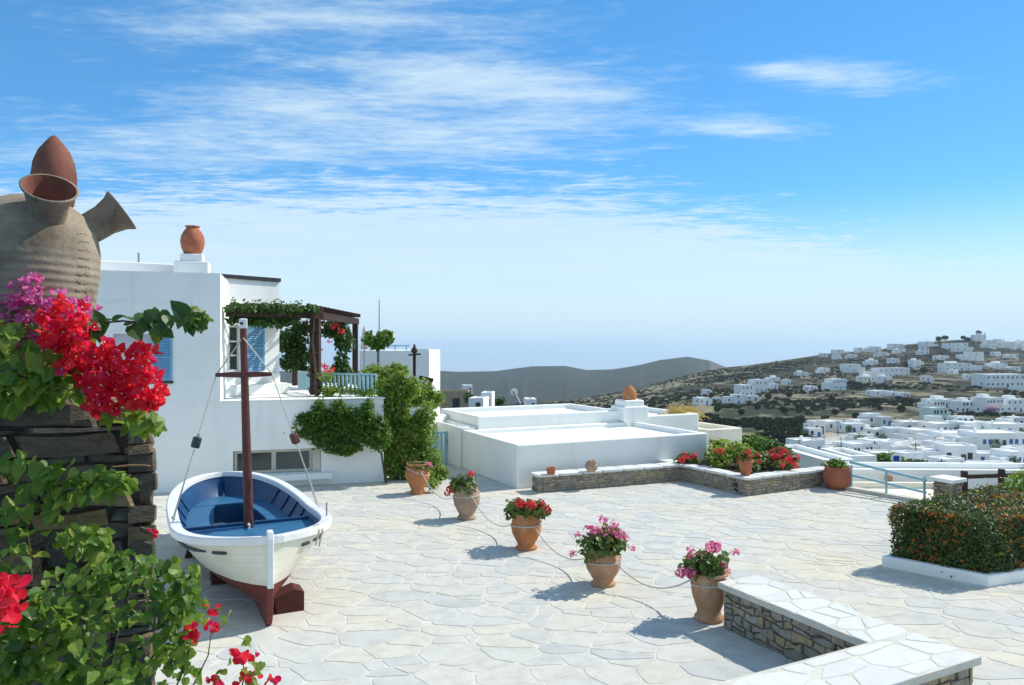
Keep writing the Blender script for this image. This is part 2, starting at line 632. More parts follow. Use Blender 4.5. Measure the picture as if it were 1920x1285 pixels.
def terrain(u, D):
    """height of the land at azimuth column u and depth D (arrays)"""
    u = np.asarray(u, float)
    D = np.asarray(D, float)
    X = (u - CX) / F * D
    vr = np.interp(u, *RIDGE_B)
    va = np.interp(u, *RIDGE_A)
    zn = np.interp(D, [0, 44, 60, 85, 120, 160, 210, 260, 330], [-5, -5, -9, -14, -18, -22, -25.3, -27.5, -29.0])
    v0 = HY + F * (H + 29.0) / 330
    s = np.interp(D, SD, SS)
    zb = H - (v0 + (vr - v0) * s - HY) * D / F
    z = np.where(D < 330, zn, zb)
    zr = H - (vr - HY) * 1000 / F
    back = np.interp(D, [1000, 1300, 1900], [0, 1, 1.0])
    z = np.where(D > 1000, zr - 70 * back ** 1.3, z)
    vA = va + np.interp(D, [1900, 2600, 3300], [90, 30, 0])
    zA = H - (vA - HY) * D / F
    k = np.clip((D - 1400) / 700, 0, 1)
    z = np.where(D > 1400, z * (1 - k) + zA * k, z)
    zAr = H - (va - HY) * 3300 / F
    z = np.where(D > 3300, zAr - (D - 3300) * .22, z)
    # roughness of the land
    amp = np.interp(D, [30, 120, 400, 900, 1000, 1100, 2000, 3200, 3300, 4000], [0, .6, 2.2, 1.4, .6, 4, 26, 13, 3, 6])
    z = z + amp * fbm(X / np.maximum(D * .09, 12), D / np.maximum(D * .16, 16), 5, .55)
    # field terraces held by stone walls
    tw = np.interp(D, [300, 380, 960, 1000], [0, 1, 1, 0]) * np.clip((vnoise(X / 130 + 3, D / 170) + .62) * 1.8, .25, 1)
    st = 2.2
    q = (z + 1.8 * fbm(X / 90, D / 140, 3)) / st
    fr = q - np.floor(q)
    zt = z + (np.clip((fr - .92) / .08, 0, 1) - fr) * st
    return z * (1 - tw) + zt * tw


def hit_land(u, v, dmin=50):
    """depth at which the sight line through u,v first meets the land"""
    D = np.concatenate([np.arange(dmin, 1010, 1.0)])
    z = terrain(np.full_like(D, u), D)
    vv = HY + F * (H - z) / D
    ok = np.nonzero(vv <= v)[0]
    return float(D[ok[0]]) if len(ok) else 1000.0


def build_terrain():
    us = np.concatenate([np.linspace(-2600, 600, 60), np.arange(612, 2040, 4.0), np.linspace(2050, 4600, 60)])
    Ds = np.concatenate([np.linspace(4, 44, 8), np.linspace(50, 330, 70), np.arange(333, 1003, 2.4),
                         np.linspace(1010, 1900, 40), np.linspace(1930, 3300, 90), np.linspace(3320, 4700, 18)])
    U, DD = np.meshgrid(us, Ds, indexing='ij')
    Z = terrain(U, DD)
    V = np.stack([(U - CX) / F * DD, DD, Z], axis=2).reshape(-1, 3)
    nu, nd = len(us), len(Ds)
    i = np.arange(nu - 1)[:, None] * nd + np.arange(nd - 1)[None]
    f = np.stack([i, i + nd, i + nd + 1, i + 1], axis=2).reshape(-1, 4)
    me = np_mesh('hillside', V, f, smooth=False)
    m, t, b = base_mat('dry_hillside', .95, .1)
    g = t.node('ShaderNodeNewGeometry')
    sp = t.node('ShaderNodeSeparateXYZ')
    t.link(g.outputs['True Normal'], sp.inputs[0])
    steep = t.smooth(sp.outputs[2], .985, .90)
    n1 = pos_noise(t, .012, 6, .6)
    n2 = pos_noise(t, .06, 8, .65)
    n3 = pos_noise(t, .5, 6, .7)
    field = t.ramp(n2, [(.3, (.055, .072, .04)), (.43, (.11, .11, .065)), (.53, (.29, .245, .16)), (.63, (.19, .17, .105)), (.75, (.06, .06, .032))])
    scrub = t.ramp(n3, [(.3, (.012, .02, .010)), (.5, (.03, .038, .018)), (.7, (.075, .068, .038))])
    k = t.smooth(t.m('ADD', n1, t.m('MULTIPLY', n2, .7)), .95, .80)
    c = t.mix(k, field, scrub)
    wall = t.ramp(n3, [(.35, (.05, .042, .033)), (.65, (.17, .14, .10))])
    gp_ = t.node('ShaderNodeSeparateXYZ')
    t.link(g.outputs['Position'], gp_.inputs[0])
    c = t.mix(t.smooth(gp_.outputs[1], 1300, 1900), c, t.ramp(n2, [(.35, (.010, .018, .013)), (.52, (.024, .032, .022)), (.64, (.055, .055, .04))]))
    c = t.mix(t.m('MULTIPLY', steep, .8), c, wall)
    # whitewashed lanes and yards of the town, added to bounce light onto the walls
    inx = t.m('MULTIPLY', t.smooth(gp_.outputs[0], 34, 60), t.smooth(gp_.outputs[1], 285, 230))
    slope_in = t.smooth(t.m('DIVIDE', gp_.outputs[0], gp_.outputs[1]), .36, .44)
    c = t.mix(t.m('MULTIPLY', t.m('MULTIPLY', inx, slope_in), t.smooth(n2, .35, .5)), c, (.62, .60, .54))
    t.link(c, b.inputs['Base Color'])
    add_bump(t, b, n3, .9, .9)
    struct(link('hillside', me, m))


def build_sea():
    mb = MB()
    n = 96
    mb.add([(0, 0, -290)] + [(60000 * math.cos(a), 60000 * math.sin(a), -290) for a in (2 * math.pi * k / n for k in range(n))],
           [(0, k + 1, (k + 1) % n + 1) for k in range(n)])
    m, t, b = base_mat('sea_water', .06, .5)
    b.inputs['Base Color'].default_value = (.02, .09, .16, 1)
    struct(part('sea', mb, m))


build_terrain()
build_sea()

# the air: one even box of thin haze round everything that is built
hz = MB().box((0, 0, -80), (122000, 122000, 422))
m_haze = bpy.data.materials.new('haze_air')
m_haze.use_nodes = True
tz = NT(m_haze.node_tree)
tz.n.clear()
pv = tz.node('ShaderNodeVolumePrincipled')
pv.inputs['Color'].default_value = (.77, .91, 1.0, 1)
pv.inputs['Density'].default_value = HAZE_DENSITY if 'HAZE_DENSITY' in globals() else .00008
pv.inputs['Anisotropy'].default_value = .15
oz = tz.node('ShaderNodeOutputMaterial')
tz.link(pv.outputs[0], oz.inputs['Volume'])
m_haze.cycles.homogeneous_volume = True
haze = stuff(part('haze', hz, m_haze))

# ------------------------------------------------------------------ flat stones: cells between random points
def clip_half(poly, nx, ny, c):
    """keep the side nx*x+ny*y <= c"""
    out = []
    n = len(poly)
    for i in range(n):
        a, b = poly[i], poly[(i + 1) % n]
        da, db = nx * a[0] + ny * a[1] - c, nx * b[0] + ny * b[1] - c
        if da <= 0:
            out.append(a)
        if (da < 0 < db) or (db < 0 < da):
            k = da / (da - db)
            out.append((a[0] + (b[0] - a[0]) * k, a[1] + (b[1] - a[1]) * k))
    return out


def area(p):
    return .5 * sum(p[i][0] * p[(i + 1) % len(p)][1] - p[(i + 1) % len(p)][0] * p[i][1] for i in range(len(p)))


def inset(poly, d):
    if area(poly) < 0:
        poly = poly[::-1]
    q = list(poly)
    n = len(poly)
    for i in range(n):
        a, b = poly[i], poly[(i + 1) % n]
        ex, ey = b[0] - a[0], b[1] - a[1]
        L = math.hypot(ex, ey)
        if L < 1e-6:
            continue
        nx, ny = ey / L, -ex / L
        q = clip_half(q, nx, ny, nx * a[0] + ny * a[1] - d)
        if len(q) < 3:
            return []
    return q


def cells(outline, size, gap, rng, aspect=1.0, wvar=.35):
    """stones that fill a convex outline: cells of random points with random weights, joints between them"""
    if area(outline) < 0:
        outline = outline[::-1]
    xs, ys = [p[0] for p in outline], [p[1] for p in outline]
    sx, sy = size * math.sqrt(aspect), size / math.sqrt(aspect)
    pts = []
    x0, x1, y0, y1 = min(xs) - sx, max(xs) + sx, min(ys) - sy, max(ys) + sy
    ny_ = max(1, int((y1 - y0) / sy))
    nx_ = max(1, int((x1 - x0) / sx))
    for j in range(ny_ + 1):
        sh = rng.random()
        for i in range(nx_ + 1):
            pts.append((x0 + (i + sh + (rng.random() - .5) * .95) * sx, y0 + (j + .5 + (rng.random() - .5) * .8) * sy))
    pts = np.array(pts)
    q = pts / np.array([sx, sy])
    w = (rng.random(len(pts)) - .5) * wvar
    out = []
    edges = []
    n = len(outline)
    for i in range(n):
        a, b = outline[i], outline[(i + 1) % n]
        ex, ey = b[0] - a[0], b[1] - a[1]
        L = math.hypot(ex, ey)
        nx, ny = ey / L, -ex / L
        edges.append((nx, ny, nx * a[0] + ny * a[1] - gap * .15))
    for i in range(len(pts)):
        d2 = ((q - q[i]) ** 2).sum(1)
        nb = np.nonzero((d2 < 9) & (d2 > 0))[0]
        nb = nb[np.argsort(d2[nb])][:22]
        x, y = pts[i]
        poly = [(x - 2 * sx, y - 2 * sy), (x + 2 * sx, y - 2 * sy), (x + 2 * sx, y + 2 * sy), (x - 2 * sx, y + 2 * sy)]
        for j in nb:
            # boundary in the stretched space, mapped back
            dx, dy = q[j] - q[i]
            c = ((q[j] ** 2).sum() - (q[i] ** 2).sum() - (w[j] - w[i])) / 2
            nx, ny = dx / sx, dy / sy
            L = math.hypot(nx, ny)
            poly = clip_half(poly, nx / L, ny / L, c / L - gap / 2)
            if len(poly) < 3:
                break
        for e in edges:
            if len(poly) < 3:
                break
            poly = clip_half(poly, *e)
        if len(poly) >= 3 and area(poly) > .12 * sx * sy:
            out.append(poly)
    return out


def roughen(poly, rng, amt):
    out = []
    n = len(poly)
    for i in range(n):
        a, b = poly[i], poly[(i + 1) % n]
        L = math.hypot(b[0] - a[0], b[1] - a[1])
        if L < .02:
            if i % 2 == 0:
                out.append(a)
            continue
        k = max(1, min(3, int(L / .16)))
        c = .12 if L > .1 else 0
        out.append((a[0] + (b[0] - a[0]) * c, a[1] + (b[1] - a[1]) * c))
        for j in range(1, k):
            t = j / k
            out.append((a[0] + (b[0] - a[0]) * t + (rng.random() - .5) * amt, a[1] + (b[1] - a[1]) * t + (rng.random() - .5) * amt))
        if c:
            out.append((a[0] + (b[0] - a[0]) * (1 - c), a[1] + (b[1] - a[1]) * (1 - c)))
    return out


def slab(mb, poly, top, bottom, bevel, O=None, A=None, B=None, N=None, tilt=(0, 0)):
    """a stone: outline in a plane (O origin, A and B axes, N outwards), rounded upper edge"""
    O = O or Vector((0, 0, 0)); A = A or Vector((1, 0, 0)); B = B or Vector((0, 1, 0)); N = N or Vector((0, 0, 1))
    if area(poly) < 0:
        poly = poly[::-1]
    n = len(poly)
    cx, cy = sum(p[0] for p in poly) / n, sum(p[1] for p in poly) / n
    vs = []
    rr = max(math.hypot(p[0] - cx, p[1] - cy) for p in poly)
    k = 1 - min(.45, bevel / max(rr, .01) * 1.3)
    for lev in range(3):
        for p in poly:
            x, y = p
            if lev == 2:
                x, y = cx + (x - cx) * k, cy + (y - cy) * k
                h = top + tilt[0] * (x - cx) + tilt[1] * (y - cy)
            elif lev == 1:
                h = top - bevel * .7 + tilt[0] * (x - cx) + tilt[1] * (y - cy)
            else:
                h = bottom
            vs.append(O + A * x + B * y + N * h)
    fs = []
    for lev in range(2):
        for i in range(n):
            j = (i + 1) % n
            fs.append((lev * n + i, lev * n + j, (lev + 1) * n + j, (lev + 1) * n + i))
    fs.append(tuple(range(2 * n, 3 * n)))
    flip = A.cross(B).dot(N) < 0
    if flip:
        fs = [f[::-1] for f in fs]
    mb.add(vs, fs)
    return mb


def proj(p):
    return (CX + F * p[0] / p[1], HY + F * (H - p[2]) / p[1])


TERRACE = [(-12.5, 2.0), (19.2, 2.0), (4.97, 24.0), (-12.5, 24.0)]


def build_terrace():
    rng = np.random.default_rng(11)
    mb = MB().prism(TERRACE, -6, -.004)
    root = struct(part('terrace_floor', mb, m_mortar))
    polys = cells(TERRACE, .37, .019, rng, aspect=1.35, wvar=1.4)
    sized = []
    for p in polys:
        c = (sum(a[0] for a in p) / len(p), sum(a[1] for a in p) / len(p))
        a = 0
        if c[1] > 4:
            u, v = proj((c[0], c[1], 0))
            if -60 < u < 1980 and 880 < v < 1330:
                hidden = u < 300 or (G(1000, 905).y < c[1] and u > 300)
                a = area(p) / c[1] ** 3 * (0.01 if hidden else 1)
        sized.append((a, p))
    sized.sort(key=lambda s_: -s_[0])
    rest = MB()
    for i, (a, p) in enumerate(sized):
        top = (rng.random() - .5) * .003 + .0015
        tl = ((rng.random() - .5) * .006, (rng.random() - .5) * .006)
        q = roughen(p, rng, .034)
        if i < 300:
            part('flagstone', slab(MB(), q, top, -.04, .006, tilt=tl), m_flag, root)
        else:
            slab(rest, q, top, -.04, .006, tilt=tl)
    stuff(part('flagstone_field', rest, m_flag, root))


build_terrace()

CU, CV = Vector((math.cos(math.radians(27)), math.sin(math.radians(27)), 0)), Vector((-math.sin(math.radians(27)), math.cos(math.radians(27)), 0))


def rubble(L, Hh, size, rng, gap, wr=(.55, 1.9), hr=(.38, .85)):
    """uneven courses of rubble: wavy beds, stones of many lengths, some split in two"""
    out = []
    ys = [0.0]
    while ys[-1] < Hh - size * .3:
        ys.append(ys[-1] + size * rng.uniform(*hr))
    k = Hh / ys[-1]
    ys = [y * k for y in ys]
    ph = rng.random((len(ys), 3)) * 6.28

    def bed(j, x):
        if j == 0 or j == len(ys) - 1:
            return ys[j]
        return ys[j] + size * (.10 * math.sin(x * 5.1 / size * .4 + ph[j][0]) + .07 * math.sin(x * 11 / size * .4 + ph[j][1]))
    for j in range(len(ys) - 1):
        x = -rng.random() * size
        h = ys[j + 1] - ys[j]
        lean0 = 0.0
        while x < L:
            w = size * rng.uniform(*wr)
            a, b_ = max(x, 0), min(x + w, L)
            lean1 = (rng.random() - .5) * .35 * h
            x += w
            if b_ - a < .04:
                lean0 = lean1
                continue
            la = lean0 if a > 0 else 0
            lb = lean1 if b_ < L else 0
            lean0 = lean1
            g = gap / 2

            def mk(f0, f1):
                lo = [(a + la * (f0 - .5) + (b_ - a + (lb - la) * (f0 - .5)) * t) for t in (0, .5, 1)]
                hi = [(a + la * (f1 - .5) + (b_ - a + (lb - la) * (f1 - .5)) * t) for t in (0, .5, 1)]
                yb = lambda xx, f: bed(j, xx) + (bed(j + 1, xx) - bed(j, xx)) * f
                p = [(lo[0] + g, yb(lo[0], f0) + g), (lo[1], yb(lo[1], f0) + g), (lo[2] - g, yb(lo[2], f0) + g),
                     (hi[2] - g, yb(hi[2], f1) - g), (hi[1], yb(hi[1], f1) - g), (hi[0] + g, yb(hi[0], f1) - g)]
                return [(min(max(q[0], 0), L), min(max(q[1], 0), Hh)) for q in p]
            if h > size * (hr[0] + hr[1]) * .45 and rng.random() < .33:
                m_ = rng.uniform(.35, .65)
                out += [mk(0, m_), mk(m_, 1)]
            else:
                out.append(mk(0, 1))
    return [p for p in out if abs(area(p)) > .0012]


def stone_face(root, O, A, N, length, height, size, mat, rng, aspect=1.7, gap=.018, proud=.03, bevel=.014, name='stone', rough=.02):
    """rubble stones on an upright face: O lower corner, A along, N outwards; each stone a part"""
    Z = Vector((0, 0, 1))
    for p in rubble(length, height, size, rng, gap):
        pr = proud * (.35 + .65 * rng.random())
        q = [(x + (rng.random() - .5) * rough, y + (rng.random() - .5) * rough * .7) for x, y in p]
        tl = ((rng.random() - .5) * .16, (rng.random() - .5) * .2)
        part(name, slab(MB(), q, pr, -.03, bevel, O, A, Z, N, tl), mat, root)


def capping(root, outline, z, thick, size, mat, rng, name='coping_stone', aspect=1.4, gap=.02):
    for p in cells(outline, size, gap, rng, aspect=aspect, wvar=.4):
        q = roughen(p, rng, .012)
        part(name, slab(MB(), q, z + thick + (rng.random() - .5) * .004, z + .01, .012, tilt=((rng.random() - .5) * .008, 0)), mat, root)


def v2(p):
    return (p.x, p.y)


# ------------------------------------------------------------------ the L-shaped stone bench in front
def build_bench():
    rng = np.random.default_rng(21)
    I = Vector((3.66, 7.60, 0))                 # inner corner
    w, w2, h = .60, .68, .50
    E = I + CV * 2.16                           # end of the long arm beside the last pot
    root = thing('stone_bench', 'L-shaped low stone bench with white paved top in the right foreground', 'bench', I)
    k = MB()
    g = .03
    armA = [I + CV * 2.13 + CU * g, I + CV * 2.13 + CU * (w - g), I + CU * (w - g) - CV * (w2 - g), I + CU * g - CV * (w2 - g)]
    armB = [I + CU * g - CV * g, I + CU * g - CV * (w2 - g), I - CU * 3.2 - CV * (w2 - g), I - CU * 3.2 - CV * g]
    k.prism([v2(p) for p in armA], -.01, h)
    k.prism([v2(p) for p in armB], -.01, h - .003)
    part('core', k, m_joint, root)
    # faces: inside of the long arm, inside of the short arm, front of the short arm, outer side, end
    stone_face(root, E + CU * g, -CV, -CU, 2.16, h, .17, m_rubble, rng, 1.6)
    stone_face(root, I - CV * g - CU * 3.2, CU, CV, 3.2, h, .28, m_rubble, rng, 1.6)
    stone_face(root, I - CU * 3.2 - CV * (w2 - g), CU, -CV, 3.2 + w, h, .17, m_rubble, rng, 1.6)
    stone_face(root, I + CU * (w - g) - CV * w2, CV, CU, 2.16 + w2, h, .26, m_rubble, rng, 1.6)
    stone_face(root, E - CV * g + CU * 0, CU, CV, w, h, .2, m_rubble, rng, 1.6)
    # white slab with paving on top
    o = .04
    sl = MB()
    sl.prism([v2(p) for p in (E - CU * o + CV * o, I - CU * o + CV * 0.0 - CV * 0.02, I - CU * o - CV * .02 + CU * (w + 2 * o), E + CU * (w + o) + CV * o)], h + .002, h + .075)
    sl.prism([v2(p) for p in (I - CU * 3.25 + CV * .018, I - CU * 3.25 - CV * (w2 + o), I + CU * (w + o) - CV * (w2 + o), I + CU * (w + o) - CV * .022, I - CU * o - CV * .022, I - CU * o + CV * .018)], h + .002, h + .075)
    part('top_slab', sl, m_mortar, root)
    # stones of the paved top
    def loc_cells(O, A, B, la, lb, size):
        for p in cells([(0, 0), (la, 0), (la, lb), (0, lb)], size, .022, rng, aspect=1.4, wvar=.7):
            q = roughen(p, rng, .015)
            part('paving_stone', slab(MB(), q, .0785 + rng.random() * .003, .06, .006, O + Vector((0, 0, h)), A, B, Vector((0, 0, 1))), m_coping, root)
    loc_cells(I - CU * o, CU, CV, w + 2 * o, 2.16 + o, .36)
    loc_cells(I - CU * 3.25 - CV * (w2 + o), CU, CV, 3.25 + w + o, w2 + o - .02, .40)


build_bench()


# ------------------------------------------------------------------ the low wall and the raised flower bed at the back of the terrace
PL_C = Vector((5.60, 17.80, 0))      # near corner of the bed
PL_L = Vector((3.98, 20.75, 0))
PL_R = Vector((8.20, 19.20, 0))
WA_L = Vector((.65, 18.20, 0))       # left end of the low wall
WA_R = Vector((4.55, 19.85, 0))


def wall_run(root, a, b, h, th, size, rng, ends=(True, True), cap=.06, over=.04, back=True):
    """a straight low wall from a to b, front on the right-hand side as seen walking from a to b"""
    A = (b - a).normalized()
    N = Vector((A.y, -A.x, 0))
    L = (b - a).length
    k = MB()
    q = [a - N * .03, b - N * .03, b - N * (th - .03), a - N * (th - .03)]
    q[0] += A * .03; q[3] += A * .03; q[1] -= A * .03; q[2] -= A * .03
    k.prism([v2(p) for p in q], -.01, h)
    part('core', k, m_pale_joint, root)
    stone_face(root, a - N * .03, A, N, L, h, size, m_rubble, rng, 1.7, gap=.014)
    if ends[0]:
        stone_face(root, a + A * .03 - N * th, N, -A, th, h, size, m_rubble, rng, 1.5, gap=.014)
    if ends[1]:
        stone_face(root, b - A * .03, -N, A, th, h, size, m_rubble, rng, 1.5, gap=.014)
    # white coping slabs, one after the other
    n = max(1, round(L / .62))
    cuts = [i / n + (0 if i in (0, n) else (rng.random() - .5) * .25 / n) for i in range(n + 1)]
    for i in range(n):
        s0, s1 = cuts[i] * (L + 2 * over) - over + .006, cuts[i + 1] * (L + 2 * over) - over - .006
        poly = [v2(a + A * s0 + N * over), v2(a + A * s1 + N * over), v2(a + A * s1 - N * (th + over)), v2(a + A * s0 - N * (th + over))]
        part('coping_stone', slab(MB(), roughen(poly, rng, .012), h + cap + (rng.random() - .5) * .006, h + .002, .012), m_coping, root)


def build_flower_bed():
    rng = np.random.default_rng(31)
    root = thing('low_stone_wall', 'long low stone wall with white coping in front of the white roofs', 'wall', WA_L)
    wall_run(root, WA_L, WA_R, .38, .42, .135, rng, ends=(True, False))
    bed = thing('raised_flower_bed', 'raised stone flower bed with white coping filled with red geraniums', 'flower bed', PL_C)
    wall_run(bed, PL_L, PL_C, .385, .34, .14, rng, ends=(True, False))
    A = (PL_R - PL_C).normalized()
    wall_run(bed, PL_C + A * .005, PL_R, .383, .34, .14, rng, ends=(False, True))
    s = MB()
    bk = PL_L + (PL_R - PL_C)
    s.prism([v2(p) for p in (PL_C + CV * .3, PL_R + CV * .1 - CU * .2, bk, PL_L + CU * .25)], .0, .36)
    part('soil', s, m_soil, bed)


build_flower_bed()
# ------------------------------------------------------------------ the white house on the left
WD = Vector((.957, .287, 0)).normalized()          # along its front
WN = Vector((WD.y, -WD.x, 0))                      # outwards, towards us
H0 = Vector((-8.70, 18.20, 0))
HR = H0 + WD * 1.487                               # right edge of the upper block
HE = Vector((-3.40, 19.80, 0))                     # right end of the lower wall
TF = 2.18                                          # level of the upper terrace


def on_wall(O, A, N, s, z, d=0.0):
    return O + A * s + Vector((0, 0, z)) + N * d


def wall_with_holes(mb, O, A, N, L, z0, z1, holes, depth=.16, mi=0):
    """an upright wall face with real openings; holes: (s0, s1, za, zb)"""
    ss = sorted({0, L, *[h[0] for h in holes], *[h[1] for h in holes]})
    zs = sorted({z0, z1, *[h[2] for h in holes], *[h[3] for h in holes]})
    for i in range(len(ss) - 1):
        for j in range(len(zs) - 1):
            sm, zm = (ss[i] + ss[i + 1]) / 2, (zs[j] + zs[j + 1]) / 2
            if any(h[0] < sm < h[1] and h[2] < zm < h[3] for h in holes):
                continue
            mb.add([on_wall(O, A, N, ss[i], zs[j]), on_wall(O, A, N, ss[i + 1], zs[j]), on_wall(O, A, N, ss[i + 1], zs[j + 1]), on_wall(O, A, N, ss[i], zs[j + 1])], [(0, 1, 2, 3)], mi)
    for (a, b, c, d) in holes:
        q = [(a, c), (b, c), (b, d), (a, d)]
        for k in range(4):
            p0, p1 = q[k], q[(k + 1) % 4]
            mb.add([on_wall(O, A, N, *p0), on_wall(O, A, N, *p1), on_wall(O, A, N, *p1, -depth), on_wall(O, A, N, *p0, -depth)], [(3, 2, 1, 0)], mi)


def obox(mb, O, A, N, s0, s1, z0, z1, d0, d1, mi=0):
    """a box in wall coordinates"""
    p = [on_wall(O, A, N, s, z, d) for z in (z0, z1) for (s, d) in ((s0, d1), (s1, d1), (s1, d0), (s0, d0))]
    mb.add(p, [(3, 2, 1, 0), (4, 5, 6, 7), (0, 1, 5, 4), (1, 2, 6, 5), (2, 3, 7, 6), (3, 0, 4, 7)], mi)
    return mb


def shutter(root, O, A, N, s0, s1, z0, z1, d, mat, label=None):
    fr = MB()
    t = .05
    obox(fr, O, A, N, s0, s0 + t, z0, z1, d, d + .04)
    obox(fr, O, A, N, s1 - t, s1, z0, z1, d, d + .04)
    obox(fr, O, A, N, s0 + t, s1 - t, z0, z0 + t, d, d + .04)
    obox(fr, O, A, N, s0 + t, s1 - t, z1 - t, z1, d, d + .04)
    obox(fr, O, A, N, s0 + t, s1 - t, (z0 + z1) / 2 - .025, (z0 + z1) / 2 + .025, d, d + .04)
    o = part('shutter', fr, mat, root)
    if label:
        o['label'] = label
    n = int((z1 - z0 - 2 * t) / .055)
    for i in range(n):
        z = z0 + t + (i + .5) * (z1 - z0 - 2 * t) / n
        s = MB()
        p = [on_wall(O, A, N, s_, z + dz, d + dd) for (s_, dz, dd) in ((s0 + t, -.022, .034), (s1 - t, -.022, .034), (s1 - t, .022, .008), (s0 + t, .022, .008),
                                                                     (s0 + t, -.032, .030), (s1 - t, -.032, .030), (s1 - t, .012, .004), (s0 + t, .012, .004))]
        s.add(p, [(0, 1, 2, 3), (7, 6, 5, 4), (0, 4, 5, 1), (2, 6, 7, 3)])
        part('slat', s, mat, o)


def window(root, O, A, N, s0, s1, z0, z1, cols, rows, mat, depth=.12, fw=.06, bw=.03):
    f = MB()
    obox(f, O, A, N, s0, s0 + fw, z0, z1, -depth, -depth + .05)
    obox(f, O, A, N, s1 - fw, s1, z0, z1, -depth, -depth + .05)
    obox(f, O, A, N, s0 + fw, s1 - fw, z0, z0 + fw, -depth, -depth + .05)
    obox(f, O, A, N, s0 + fw, s1 - fw, z1 - fw, z1, -depth, -depth + .05)
    o = part('window_frame', f, mat, root)
    a, b, c, d = s0 + fw, s1 - fw, z0 + fw, z1 - fw
    for i in range(1, cols):
        x = a + (b - a) * i / cols
        part('glazing_bar', obox(MB(), O, A, N, x - bw / 2, x + bw / 2, c, d, -depth + .004, -depth + .045), mat, o)
    for j in range(1, rows):
        z = c + (d - c) * j / rows
        part('glazing_bar', obox(MB(), O, A, N, a, b, z - bw / 2, z + bw / 2, -depth + .006, -depth + .043), mat, o)
    for i in range(cols):
        for j in range(rows):
            xa, xb = a + (b - a) * i / cols, a + (b - a) * (i + 1) / cols
            za, zb = c + (d - c) * j / rows, c + (d - c) * (j + 1) / rows
            part('pane', obox(MB(), O, A, N, xa, xb, za, zb, -depth + .012, -depth + .02), m_glass, o)
    return o


